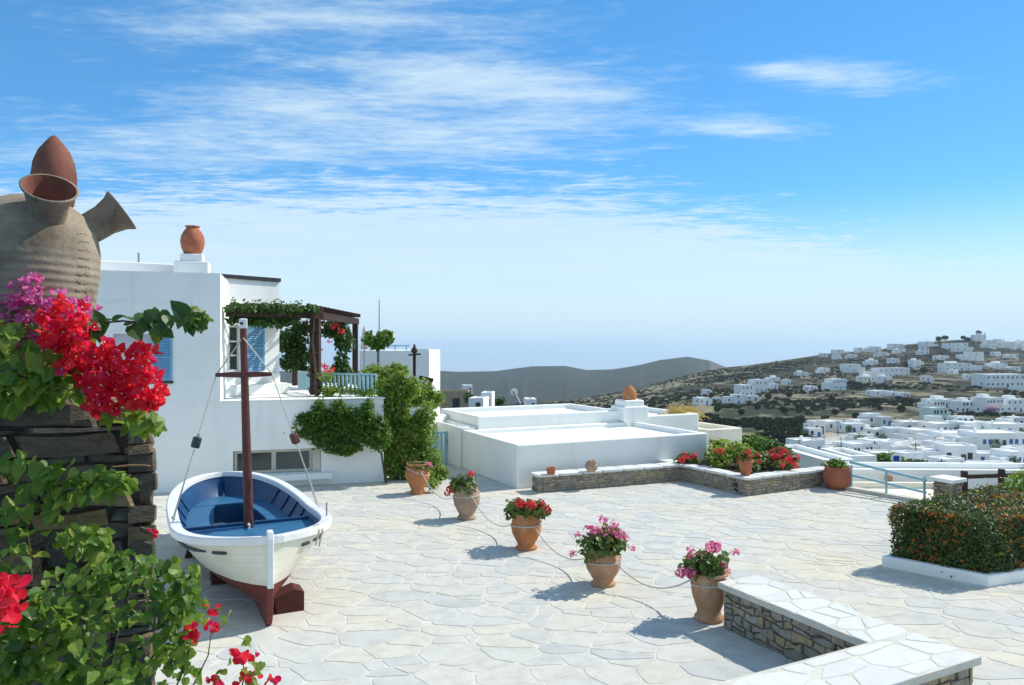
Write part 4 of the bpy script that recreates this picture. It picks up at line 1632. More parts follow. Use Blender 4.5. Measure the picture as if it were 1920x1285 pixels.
    # wooden supports
    for sd, s in ((-1, .62), (1, 2.3)):
        m = MB()
        m.add([(s - .16, sd * .16, .0), (s + .16, sd * .16, 0), (s + .16, sd * .52, 0), (s - .16, sd * .52, 0),
               (s - .16, sd * .12, .22), (s + .16, sd * .12, .22), (s + .16, sd * .52, .26), (s - .16, sd * .52, .26), (s - .16, sd * .40, .31), (s + .16, sd * .40, .31)],
              [(0, 1, 2, 3), (0, 4, 5, 1), (4, 8, 9, 5), (8, 7, 6, 9), (3, 2, 6, 7), (0, 3, 7, 8, 4), (1, 5, 9, 6, 2)])
        bm = bmesh.new(); me = m.mesh('support_block'); bm.from_mesh(me); bmesh.ops.recalc_face_normals(bm, faces=bm.faces); bm.to_mesh(me); bm.free()
        link('support_block', me, M('support_red_wood', (.10, .03, .025), bump=.3), root, local=True, bevel=.01)
    for s in (3.9,):
        for sd in (1, -1):
            part('support_post', MB().bar((s, sd * .75, 0), (s, sd * .62, .40), .1, .1, up=(1, 0, 0)), m_wood, root, local=True)


build_boat()


# ------------------------------------------------------------------ geraniums in pots
def flower_meshes(nm, mat, n=26, k=3, seed=1, size=.45):
    out = []
    for i in range(k):
        rng = np.random.default_rng(seed + i)
        p, d = ball(n, rng, .55)
        d2 = norm(d + rng.normal(size=d.shape) * .35 + np.array([0, 0, .25]))
        me = scatter(nm, [(-.5, -.4, 0), (.5, -.4, .1), (.55, .5, 0), (-.5, .55, .12)], [(0, 1, 2), (0, 2, 3)], p * np.array([1, 1, .75]), frames(d2, rng), np.full(n, size) * rng.uniform(.7, 1.2, n))
        me.materials.append(mat)
        out.append(me)
    return out


FL_PINK = flower_meshes('flower', m_pet_pink, seed=1)
FL_RED = flower_meshes('flower', m_pet_red, seed=11)
FL_MAG = flower_meshes('flower', m_bract_mag, seed=21)


def put(name, me, parent, pos, sc, rz=0.0, rot=None):
    o = bpy.data.objects.new(name, me)
    COL.objects.link(o)
    o.parent = parent
    q = rot if rot is not None else Matrix.Rotation(rz, 3, 'Z').to_quaternion()
    s3 = (sc, sc, sc) if isinstance(sc, (int, float)) else sc
    o.matrix_basis = Matrix.LocRotScale(Vector(pos), q, Vector(s3))
    return o


def bush(root, c, rx, ry, rz_, n, leaf, mat, rng, V=RND_V, Fc=RND_F, name='foliage', lumps=7, flat=.25, up=.5, shell=.35):
    """leaves spread through several overlapping clumps round c (in the root's own space)"""
    c = np.array(c, float)
    pos, nr = [], []
    for i in range(lumps):
        d = norm(rng.normal(size=(1, 3)))[0]
        d[2] = abs(d[2]) * .8 - .15
        cc = c + d * np.array([rx, ry, rz_]) * (.55 if i else 0)
        r = rng.uniform(.42, .62)
        p, dd = ball(max(n // lumps, 3), rng, shell)
        pos.append(cc + p * np.array([rx, ry, rz_]) * r)
        nr.append(dd * .7 + np.array([0, 0, up]) + rng.normal(size=dd.shape) * .45)
    pos, nr = np.concatenate(pos), np.concatenate(nr)
    pos[:, 2] = np.maximum(pos[:, 2], c[2] - rz_ * .75)
    me = scatter(name, V, Fc, pos, frames(nr, rng), leaf * rng.uniform(.6, 1.25, len(pos)))
    return stuff(link(name, me, mat, root, local=True))


def stems(root, base, tops, r, mat, name='stem'):
    for tp in tops:
        b0, tp = Vector(base), Vector(tp)
        mid = b0.lerp(tp, .5) + Vector((0, 0, .06))
        part(name, MB().tube([b0, mid, tp], [r, r * .8, r * .6], 6), mat, root, local=True)


PROF_OVOID = [(.0, .0), (.185, .0), (.20, .02), (.20, .045), (.165, .075), (.155, .11), (.20, .20), (.262, .34), (.283, .47), (.27, .58), (.235, .665), (.225, .70), (.245, .725), (.25, .75), (.235, .765), (.20, .76), (.19, .70), (.19, .62), (0, .60)]


def scale_prof(p, kr, kh):
    return [(r * kr, h * kh) for r, h in p]


PROF_AMPH = [(.0, .0), (.15, .0), (.165, .02), (.15, .06), (.14, .12), (.19, .26), (.25, .40), (.268, .52), (.24, .62), (.205, .68), (.20, .71), (.245, .755), (.255, .775), (.235, .785), (.19, .75), (.18, .68), (0, .65)]
PROF_JAR = [(.0, .0), (.165, .0), (.185, .02), (.185, .05), (.155, .085), (.15, .13), (.18, .22), (.215, .34), (.225, .44), (.21, .52), (.195, .56), (.20, .575), (.245, .60), (.255, .625), (.235, .635), (.19, .62), (.18, .57), (0, .55)]

POTS = []


def potted(label, c, prof, mat, fol, flowers, fl_meshes, mat_leaf, seed, group='geranium pots in a row across the terrace', rings=True):
    rng = np.random.default_rng(seed)
    root = thing('geranium_pot', label, 'flower pot', c, group=group)
    part('pot', MB().lathe(prof, 36, wob=.008), mat, root, local=True)
    top = prof[-1][1]
    rim = prof[-3][0]
    part('soil', MB().lathe([(rim * 1.02, top + .012), (.0, top + .02)], 20), m_soil, root, local=True)
    rx, rz_, zc, n = fol
    bush(root, (0, 0, top + zc), rx, rx, rz_, n, .075, mat_leaf, rng, lumps=9)
    stems(root, (0, 0, top), [(dx * .8, dy * .8, top + dz) for dx, dy, dz, r in flowers], .007, m_leaf, 'stalk')
    for i, (dx, dy, dz, r) in enumerate(flowers):
        put('flower', fl_meshes[i % 3], root, (dx, dy, top + dz), r, rng.random() * 6)
    POTS.append((Vector(c), prof))
    return root


def ring_flowers(rng, n, rx, z0, z1, r0, r1):
    out = []
    for i in range(n):
        a = rng.random() * 6.283
        k = rng.uniform(.35, 1.0)
        out.append((math.cos(a) * rx * k, math.sin(a) * rx * k, z0 + (z1 - z0) * (1 - k * .7) + rng.normal() * .03, rng.uniform(r0, r1)))
    return out


r_ = np.random.default_rng(77)
m_leaf_pot = ML('leaf_pot', [(.07, .14, .025), (.11, .18, .035), (.14, .18, .045), (.085, .15, .025), (.19, .16, .06)], trans=.3, tcol=(.2, .3, .04))
p1 = G(783, 926); p2 = G(875, 973); p3 = G(987, 1029); p4_ = G(1131, 1096)
p5 = Vector((2.585, 9.80, 0))
potted('terracotta amphora pot with one magenta bloom beside the green climber, farthest of the row', p1, scale_prof(PROF_AMPH, 1.12, .95), m_terra, (.30, .16, .06, 260),
       [(.24, -.08, .12, .10), (.30, -.02, .05, .07)], FL_MAG, m_leaf_pot, 1)
potted('dusty pale terracotta pot with yellowish geranium, second farthest of the row', p2, scale_prof(PROF_OVOID, 1.0, .93), m_terra_dust, (.36, .27, .13, 520),
       [(.10, -.12, .40, .08), (-.33, -.1, .08, .09), (-.38, -.05, -.02, .08), (-.3, .05, .12, .06), (.05, .1, .36, .06)], FL_RED, m_leaf_pot, 2)
potted('bright orange terracotta pot with red geraniums, middle of the row', p3, scale_prof(PROF_OVOID, .96, .84), m_terra, (.42, .28, .15, 700),
       ring_flowers(r_, 11, .40, .10, .44, .06, .10) + [(-.1, -.2, .34, .10), (.36, -.1, .2, .09), (.3, -.15, .3, .09)], FL_RED, m_leaf_pot, 3)
potted('round pale terracotta pot with pink geraniums, second nearest of the row', p4_, scale_prof(PROF_OVOID, .95, .72), m_terra_pale, (.42, .32, .19, 800),
       ring_flowers(r_, 10, .40, .12, .52, .05, .085) + [(-.22, -.15, .42, .11), (-.13, -.2, .44, .09), (.16, -.1, .5, .07), (-.46, -.1, .06, .07), (.42, -.1, .14, .06), (.0, .0, .55, .08)], FL_PINK, m_leaf_pot, 4)
potted('tall narrow terracotta jar with pink geraniums against the bench end, nearest of the row', p5, scale_prof(PROF_JAR, 1.02, 1.02), m_terra_pale, (.38, .22, .14, 650),
       ring_flowers(r_, 6, .36, .10, .38, .045, .07) + [(-.34, -.12, .12, .10), (-.26, -.16, .10, .10), (-.38, -.05, .07, .08), (.03, -.05, .42, .10), (.1, 0, .4, .08), (.36, .0, .33, .06), (-.24, 0, .36, .055)], FL_PINK, m_leaf_pot, 5)


# the rope that joins the pots, wound once round each neck
def neck(i):
    c, prof = POTS[i]
    top = prof[-1][1]
    z = top - .06
    r = max(np.interp(z, [h for _, h in prof[:13]], [q for q, _ in prof[:13]]), .1)
    return c, r + .012, z


def build_rope():
    root = thing('white_rope', 'long thin white rope slung from pot neck to pot neck', 'rope', POTS[0][0])
    for i in range(5):
        c, r, z = neck(i)
        pts = []
        tilt = -.10 if i == 0 else .025
        for k in range(25):
            a = 2 * math.pi * k / 24
            pts.append(c + Vector((r * math.cos(a), r * math.sin(a), z + tilt * math.cos(a) + .01 * math.sin(2 * a))))
        part('wrap', MB().tube(pts, .011, 6, caps=False), m_rope, root)
        if i == 4:
            tail = [c + Vector((r, 0, z + .02)), c + Vector((r + .1, -.05, z + .0)), c + Vector((r + .24, -.06, z + .045))]
            part('tail', MB().tube(tail, .011, 6), m_rope, root)
    for i in range(4):
        c0, r0, z0 = neck(i)
        c1, r1, z1 = neck(i + 1)
        d = (c1 - c0).normalized()
        a = c0 + d * r0 + Vector((0, 0, z0))
        b_ = c1 - d * r1 + Vector((0, 0, z1))
        sag = [.34, .30, .26, .24][i]
        pts = []
        for k in range(25):
            t = k / 24
            p = a.lerp(b_, t)
            p.z -= sag * 4 * t * (1 - t)
            pts.append(p)
        part('span', MB().tube(pts, .011, 6), m_rope, root)


build_rope()


# small pots on the low wall and on the bed, round pot
def small_pot(name, label, c, prof, mat, cat='pot', tilt=None, group=None, plant=None):
    root = thing(name, label, cat, c, group=group)
    R = Matrix.Rotation(tilt[0], 3, 'X') @ Matrix.Rotation(tilt[1], 3, 'Y') if tilt else None
    part('pot', MB().lathe(prof, 28, M=R, wob=.01), mat, root, local=True)
    return root


zc = .446
q = G(1033, 889, zc)
small_pot('clay_cup', 'small terracotta cup on the left end of the low stone wall', q, [(0, 0), (.085, 0), (.10, .03), (.115, .14), (.118, .165), (.10, .165), (.09, .04), (0, .03)], m_terra_red)
q = G(1106, 884, zc)
small_pot('clay_jug', 'round brown clay jug tilted on the low stone wall', q + Vector((0, 0, .012)), [(0, 0), (.08, .0), (.14, .05), (.165, .12), (.15, .19), (.10, .235), (.095, .25), (.12, .275), (.10, .28), (.07, .24), (.0, .12)], m_terra_dust, tilt=(.18, .25))
q = G(1402, 893, .447)
rt = small_pot('tapered_pot', 'tapered red terracotta flower pot on the corner of the raised bed', q + Vector((.0, .16, 0)), [(0, 0), (.105, 0), (.115, .02), (.165, .30), (.185, .31), (.188, .36), (.16, .36), (.15, .31), (0, .29)], m_terra_red, 'flower pot')
bush(rt, (0, 0, .44), .17, .17, .17, 160, .06, m_leaf_pot, np.random.default_rng(3), lumps=4)
for k in range(3):
    put('flower', FL_RED[k], rt, (.08 * (k - 1) + .05, -.05, .56 - .05 * k), .05, k)
c8 = G(1570, 916)
rr = thing('round_pot', 'big round orange terracotta pot with green plant at the right end of the bed', 'flower pot', c8)
part('pot', MB().lathe([(0, 0), (.22, 0), (.25, .02), (.32, .14), (.35, .27), (.345, .36), (.31, .47), (.29, .51), (.30, .53), (.30, .555), (.27, .56), (.26, .50), (0, .47)], 40), m_terra_red, rr, local=True)
bush(rr, (0, 0, .60), .36, .36, .15, 420, .07, m_leaf, np.random.default_rng(4), lumps=8)

# geraniums growing in the raised bed
rngb = np.random.default_rng(9)
bed_labels = ['red geranium clump at the left corner of the raised bed', 'leafy geranium left in the raised bed with few blooms', 'tall yellow-green geranium behind the tapered pot',
              'geranium with upright red blooms right of the tapered pot', 'dense red geranium in the middle of the bed front', 'tall green shrub at the back of the raised bed',
              'bright red geranium clump near the right end of the bed', 'geranium with a high red bloom beside the round pot', 'low pinkish red geranium spilling over the bed front']
spots = [(.10, .80, .30, .28, 9), (.28, .55, .45, .5, 4), (.45, .55, .5, .62, 3), (.58, .35, .42, .42, 8), (.30, .22, .34, .32, 6), (.55, .85, .55, .6, 2), (.80, .28, .36, .34, 11), (.90, .45, .34, .42, 7), (.62, .13, .28, .25, 8)]
eL, eR = PL_L - PL_C, PL_R - PL_C
for lab, (a, bb, rx, hh, nf) in zip(bed_labels, spots):
    c = PL_C + eR * a + eL * bb * .85 + CV * .12
    c.z = .36
    g = thing('geranium', lab, 'geranium', c, group='geraniums in the raised bed')
    mat = m_leaf_lime if 'yellow' in lab or 'leafy' in lab or 'tall' in lab else m_leaf_pot
    bush(g, (0, 0, hh * .55), rx, rx, hh * .75, 420, .085, mat, rngb, lumps=9)
    for i in range(nf):
        an = rngb.random() * 6.28
        k = rngb.uniform(.4, 1)
        put('flower', FL_RED[i % 3], g, (math.cos(an) * rx * k, math.sin(an) * rx * k - .08, hh * (1.15 - .7 * k) + .08), rngb.uniform(.06, .11), an)
    part('stem', MB().tube([(0, 0, -.02), (.02, 0, hh * .6)], [.02, .012], 6), m_bark, g, local=True)


# ------------------------------------------------------------------ clipped hedge in its white kerb
def build_hedge():
    rng = np.random.default_rng(51)
    A, B_ = Vector((6.02, 12.17, 0)), Vector((7.10, 11.12, 0))
    Cc, Dd = B_ + Vector((3.0, 1.15, 0)), A + Vector((2.9, 1.9, 0))
    out = [v2(p) for p in (A, B_, Cc, Dd)]
    inn = inset(out, .13)
    k = MB()
    n = 4
    if area(out) < 0:
        out = out[::-1]
    # ring kerb
    vs = [(x, y, z) for z in (-.01, .17) for x, y in out] + [(x, y, z) for z in (.17, .05) for x, y in inn]
    fs = []
    for i in range(4):
        j = (i + 1) % 4
        fs += [(i, j, 4 + j, 4 + i), (4 + i, 4 + j, 8 + j, 8 + i), (8 + i, 8 + j, 12 + j, 12 + i)]
    k.add(vs, fs)
    kt = thing('white_kerb_planter', 'low white kerb round the hedge on the right', 'planter', A)
    part('kerb', k, m_white, kt, bevel=.02)
    part('soil', MB().prism(inn, .0, .06), m_soil, kt)
    he = thing('flowering_hedge', 'dense dark green clipped hedge dotted with orange blossoms on the right', 'hedge', A + Vector((.3, 0, .06)))
    hp = inset(out, .10)
    hx = np.array(hp)
    # leaves: near the surface of the clipped volume
    N = 30000
    pts, nr = [], []
    cen = hx.mean(0)
    zlo, zhi = .07, .99
    def inside_pts(n):
        w = rng.random((n, 4)); w = w / w.sum(1, keepdims=True)
        a = rng.random((n, 1)); b_ = rng.random((n, 1))
        return (hx[0] * (1 - a) + hx[1] * a) * (1 - b_) + (hx[3] * (1 - a) + hx[2] * a) * b_
    # top
    n = 11000
    p = inside_pts(n)
    bump = fbm(p[:, 0] * 2.2, p[:, 1] * 2.2, 3) * .10
    z = zhi + bump - np.abs(rng.normal(size=n)) * .06
    pts.append(np.column_stack([p, z])); nr.append(rng.normal(size=(n, 3)) * .55 + np.array([0, 0, .9]))
    # sides
    for i in range(4):
        a, b_ = hx[i], hx[(i + 1) % 4]
        e = b_ - a
        nn = np.array([e[1], -e[0]]) / np.linalg.norm(e)
        n = int(3300 * np.linalg.norm(e))
        t = rng.random(n)
        z = zlo + (zhi - zlo) * rng.random(n)
        bu = fbm(t * np.linalg.norm(e) * 2.4 + i * 7, z * 2.4, 3) * .14
        off = bu - np.abs(rng.normal(size=n)) * .07 + .04 - .08 * np.clip((z - .8) / .25, 0, 1)
        q = a + e * t[:, None] + nn * off[:, None]
        pts.append(np.column_stack([q, z])); nr.append(rng.normal(size=(n, 3)) * .55 + np.array([nn[0], nn[1], .45]))
    pts, nr = np.concatenate(pts), np.concatenate(nr)
    me = scatter('foliage', SML_V, SML_F, pts, frames(nr, rng), rng.uniform(.03, .06, len(pts)))
    stuff(link('foliage', me, m_leaf_hedge, he))
    # twigs that stick out of the outline
    ntw = 170
    idx = rng.choice(len(pts), ntw)
    tp, tn = [], []
    for i in idx:
        d = norm(nr[i:i + 1])[0] * .5 + np.array([0, 0, .7])
        L = rng.uniform(.05, .22)
        for k2 in range(6):
            tp.append(pts[i] + d * L * k2 / 5 + rng.normal(size=3) * .012); tn.append(rng.normal(size=3) + np.array([0, 0, .5]))
    stuff(link('shoots', scatter('shoots', SML_V, SML_F, np.array(tp), frames(np.array(tn), rng), rng.uniform(.03, .05, len(tp))), m_leaf_lime, he))
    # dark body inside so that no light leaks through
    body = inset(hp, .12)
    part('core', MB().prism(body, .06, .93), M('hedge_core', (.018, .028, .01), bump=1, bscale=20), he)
    # blossoms: small flower heads, more on the sunny top
    w = np.where(np.arange(len(pts)) < 11000, 1.0, .55)
    w = w * np.clip(.25 + 3.2 * fbm(pts[:, 0] * 3.1 + pts[:, 1] * 1.3, pts[:, 2] * 3.1 + pts[:, 1] * 2.2, 3), .04, 2)
    bi = rng.choice(len(pts), 1300, replace=False, p=w / w.sum())
    fp, fn = [], []
    for i in bi:
        m_ = rng.integers(4, 8)
        d = norm(nr[i:i + 1])[0]
        for _ in range(m_):
            fp.append(pts[i] + d * .02 + rng.normal(size=3) * .012); fn.append(d + rng.normal(size=3) * .4)
    stuff(link('blossoms', scatter('blossoms', SML_V, SML_F, np.array(fp), frames(np.array(fn), rng), rng.uniform(.02, .036, len(fp))), m_pet_orange, he))


build_hedge()

sh = thing('green_shrub', 'light green leafy shrub rising behind the hedge at the right edge', 'shrub', Vector((9.75, 14.2, 0)))
bush(sh, (0.15, 0, .72), .62, .55, .72, 2400, .075, m_leaf_lime, np.random.default_rng(6), V=LEAF_V, Fc=LEAF_F, lumps=12)
part('stem', MB().tube([(0, 0, -.02), (.05, 0, .5), (.1, 0, .8)], [.03, .025, .015], 7), m_bark, sh, local=True)
# ------------------------------------------------------------------ stone pillar, many-necked vase and creepers in the left foreground
PC = Vector((-1.436, 3.0, 0))          # right front corner of the pillar
PTOP = 3.37


def build_pillar():
    rng = np.random.default_rng(61)
    root = thing('stone_pillar', 'tall dry-stone pillar of dark slate slabs at the left edge', 'pillar', PC)
    W, Dp, g = 1.15, .62, .045
    O = PC - CU * W
    core = [O + CU * g + CV * g, PC - CU * g + CV * g, PC - CU * g + CV * (Dp - g), O + CU * g + CV * (Dp - g)]
    part('core', MB().prism([v2(p) for p in core], -.01, PTOP - .06), m_joint, root)

    def courses(O, A, N, L, z0, z1, fine=True):
        Z = Vector((0, 0, 1))
        kw = dict(size=.095, wr=(.9, 3.8), hr=(.30, 1.0)) if fine else dict(size=.32, wr=(1.0, 2.2), hr=(.6, 1.0))
        for p in rubble(L, z1 - z0, rng=rng, gap=.010, **kw):
            j = lambda k: (rng.random() - .5) * k
            q = [(x + j(.022), y + z0 + j(.014)) for x, y in p]
            q = roughen(q, rng, .014)
            part('stone', slab(MB(), q, rng.uniform(.008, .06), -.05, .012, O, A, Z, N, (j(.14), j(.35))), m_slate, root)
    courses(O + CV * g, CU, -CV, W, 2.0, PTOP - .05)
    courses(O + CV * g, CU, -CV, W, 0.0, 2.0, False)
    courses(PC - CU * g, CV, CU, Dp, 2.0, PTOP - .05)
    courses(PC - CU * g, CV, CU, Dp, 0.0, 2.0, False)
    # flat slabs on top
    for p in cells([(0, 0), (W, 0), (W, Dp), (0, Dp)], .30, .02, rng):
        part('cap_stone', slab(MB(), roughen(p, rng, .03), rng.uniform(-.01, .015), -.07, .012, O + Vector((0, 0, PTOP)), CU, CV, Vector((0, 0, 1))), m_slate, root)


build_pillar()


def build_vase():
    c = PC - CU * .46 + CV * .30
    s = c.y / F                                  # metres for a photo pixel at this depth
    root = thing('many_necked_vase', 'big weathered clay vase with several flared necks on the stone pillar', 'vase', (c.x, c.y, PTOP + .015))
    m, t, b = base_mat('weathered_clay', .85, .2)
    g = t.node('ShaderNodeNewGeometry')
    n = pos_noise(t, 5, 7, .65)
    n2 = pos_noise(t, 22, 6, .6)
    col = t.ramp(n, [(.32, (.14, .108, .075)), (.48, (.255, .205, .145)), (.66, (.35, .29, .205))])
    col = t.mix(t.smooth(n2, .55, .75), col, (.20, .10, .06))
    t.link(col, b.inputs['Base Color'])
    sp = t.node('ShaderNodeSeparateXYZ')
    t.link(g.outputs['Position'], sp.inputs[0])
    ring = t.m('SINE', t.m('ADD', t.m('MULTIPLY', sp.outputs[2], 190.0), t.m('MULTIPLY', n, 6.0)))
    low = t.smooth(sp.outputs[2], 4.02, 3.9)
    hgt = t.m('ADD', t.m('MULTIPLY', t.m('MULTIPLY', ring, low), .30), n2)
    add_bump(t, b, hgt, .55, .008)
    m_red = M('reddish_clay', (.24, .085, .055), (.16, .06, .04), rough=.8, scale=7, bump=.3, bscale=35)
    prof = [(0, 0), (.15, 0), (.165, .02), (.185, .14), (.205, .30), (.208, .31), (.206, .325), (.214, .34), (.212, .355), (.228, .46), (.244, .58), (.248, .67), (.238, .75), (.205, .82), (.15, .865), (.10, .885), (.06, .90), (.0, .905)]
    prof = [(r_q * 1.05, h_q - .075 * min(h_q / .3, 1)) for r_q, h_q in prof]
    dn = Vector((0, 0, -.075))
    part('body', MB().lathe(prof, 48, wob=.012), m, root, local=True)

    def neckpipe(base, d, length, r0, r1, nm='neck'):
        base = Vector(base) + dn
        d = Vector(d).normalized()
        R = d.to_track_quat('Z', 'Y').to_matrix()
        pr = [(r0 * 1.25, -.06), (r0 * 1.05, .0), (r0, length * .3), (r0 * 1.02, length * .62), (r1 * .84, length * .86), (r1, length * .97), (r1 * 1.02, length), (r1 * .93, length * 1.005)]
        o = part(nm, MB().lathe(pr, 28, c=base, M=R), m, root, local=True)
        # dark red hollow inside
        part('neck_inside', MB().lathe([(r1 * .93, length * 1.005), (r1 * .80, length * .88), (r0 * .78, length * .45), (0, length * .2)][::-1], 24, c=base, M=R), m_red, o, local=True)
        return o
    # towards us and up, to the right, to the left, and the red one behind
    neckpipe((.115, -.075, .74), (.40, -.50, .72), .21, .070, .098)
    neckpipe((.15, .075, .745), (.74, .36, .60), .215, .064, .092)
    neckpipe((-.15, -.08, .745), (-.74, -.36, .60), .215, .064, .092)
    # the pointed red cap on the middle neck
    k = MB().lathe([(.05, .85), (.075, .90), (.083, .95), (.086, 1.01), (.078, 1.07), (.060, 1.12), (.035, 1.155), (.016, 1.18), (.0, 1.19)], 28, c=(.045, .10, -.085))
    part('pointed_cap', k, m_red, root, local=True)['label'] = 'pointed dark red clay cap'
    # incised marks on the shoulder
    rng = np.random.default_rng(8)
    inc = MB()
    for row in range(9):
        z = .40 + row * .033
        for a0 in (-.30, -.16):
            r = float(np.interp(z, [p[1] for p in prof[5:14]], [p[0] for p in prof[5:14]])) + .001
            pts = []
            for j in range(4):
                a = a0 + j * .035 + rng.normal() * .006
                pts.append((r * math.cos(a), r * math.sin(a), z + rng.normal() * .003))
            inc.tube(pts, .0024, 5)
    stuff(part('incised_marks', inc, M('incised_dark', (.15, .115, .08), bump=0), root, local=True))


build_vase()


# creepers: every large leaf and bract is a piece of its own as far as the limit goes
def leaf_mesh(nm, mat, V, Fc, bend, seed):
    rng = np.random.default_rng(seed)
    v = np.array(V, float)
    v[:, 2] += bend * (v[:, 1] ** 2) + rng.normal(size=len(v)) * .015
    me = np_mesh(nm, v, np.array(Fc))
    me.materials.append(mat)
    return me


HEART_V = [(0, 0, 0), (.22, -.04, .05), (.40, .14, .09), (.40, .40, .08), (.24, .72, .03), (0, 1.02, -.10), (-.24, .72, .03), (-.40, .40, .08), (-.40, .14, .09), (-.22, -.04, .05), (0, .34, -.01), (0, .70, -.04)]
HEART_F = [(0, 1, 10), (1, 2, 10), (2, 3, 10), (3, 11, 10), (3, 4, 11), (4, 5, 11), (5, 6, 11), (6, 7, 11), (7, 10, 11), (7, 8, 10), (8, 9, 10), (9, 0, 10)]


def bract_mesh(nm, mat, seed):
    rng = np.random.default_rng(seed)
    mb = MB()
    for k in range(3):
        a = 2 * math.pi * k / 3 + rng.normal() * .2
        c, s = math.cos(a), math.sin(a)
        t = rng.uniform(.55, .95)
        for tri in RND_F:
            pass
        vs = []
        for (x, y, z) in [(0, 0, 0), (.30, .22, .05), (.40, .55, .12), (.20, .85, .16), (0, 1.05, .10), (-.20, .85, .16), (-.40, .55, .12), (-.30, .22, .05), (0, .5, -.02)]:
            yy, zz = y * math.cos(t) - z * math.sin(t), y * math.sin(t) + z * math.cos(t)
            j = rng.normal(size=3) * .025
            vs.append((c * x - s * yy + j[0], s * x + c * yy + j[1], zz + j[2]))
        mb.add(vs, [(i, (i + 1) % 8, 8) for i in range(8)], 0)
    # small pale true flowers in the middle
    for k in range(int(rng.random() < .55)):
        a = rng.random() * 6.28
        x, y = .10 * math.cos(a), .10 * math.sin(a)
        mb.tube([(x * .4, y * .4, .1), (x, y, .5)], .03, 5, mi=1, smooth=False, caps=False)
        mb.add([(x + .085 * math.cos(q), y + .085 * math.sin(q), .52) for q in np.arange(5) * 1.2566], [(0, 1, 2, 3, 4)], 1)
    me = mb.mesh(nm)
    me.materials.append(mat)
    me.materials.append(m_cream_f)
    return me


def blobs_px(blobs, D, rng, dd=.09):
    """random points round places given as photo position and spread at depth D"""
    out = []
    for (u, v, ru, rv, n, *dz) in blobs:
        Dc = D + (dz[0] if dz else 0)
        d, _ = ball(n, rng)
        uu, vv = u + d[:, 0] * ru * 1.15, v + d[:, 1] * rv * 1.15
        DD = Dc + d[:, 2] * dd
        out.append(np.stack([(uu - CX) / F * DD, DD, H - (vv - HY) / F * DD], 1))
    return np.concatenate(out)


def strew(root, meshes, pos, nr, sc, rng, name, limit=300, along=None, stuffname=None):
    R = frames(nr, rng, along)
    off = WL[root.name]
    order = np.argsort(pos[:, 1])          # nearest first
    for c, i in enumerate(order[:limit]):
        put(name, meshes[int(rng.integers(len(meshes)))], root, Vector(pos[i]) - off, float(sc[i]), rot=Matrix(R[i].tolist()).to_quaternion())
    rest = order[limit:]
    if len(rest):
        me0 = meshes[0]
        tv = np.array([v.co for v in me0.vertices])
        tf = [tuple(p.vertices) for p in me0.polygons if len(p.vertices) == 3]
        me = scatter(stuffname or 'foliage', tv, tf, pos[rest], R[rest], sc[rest])
        stuff(link(stuffname or 'foliage', me, list(me0.materials)[:1], root))


def twig(root, pts, r, name='stem', mat=None):
    part(name, MB().tube([Vector(p) for p in pts], [r * (1 - .6 * k / max(len(pts) - 1, 1)) for k in range(len(pts))], 6), mat or m_bark, root)


LF = [leaf_mesh('leaf', m_leaf, HEART_V, HEART_F, b_, s_) for b_, s_ in ((-.12, 1), (-.25, 2), (.05, 3))]
LD = [leaf_mesh('leaf', m_leaf_dark, HEART_V, HEART_F, b_, s_) for b_, s_ in ((-.12, 1), (-.25, 2), (.05, 3))]
LL = [leaf_mesh('leaf', m_leaf_lime, HEART_V, HEART_F, b_, s_) for b_, s_ in ((-.12, 4), (-.2, 5), (.08, 6))]
BR = [bract_mesh('bract', m_bract_red, s_) for s_ in (1, 2, 3, 4)]
BM = [bract_mesh('bract', m_bract_mag, s_) for s_ in (5, 6, 7, 8)]


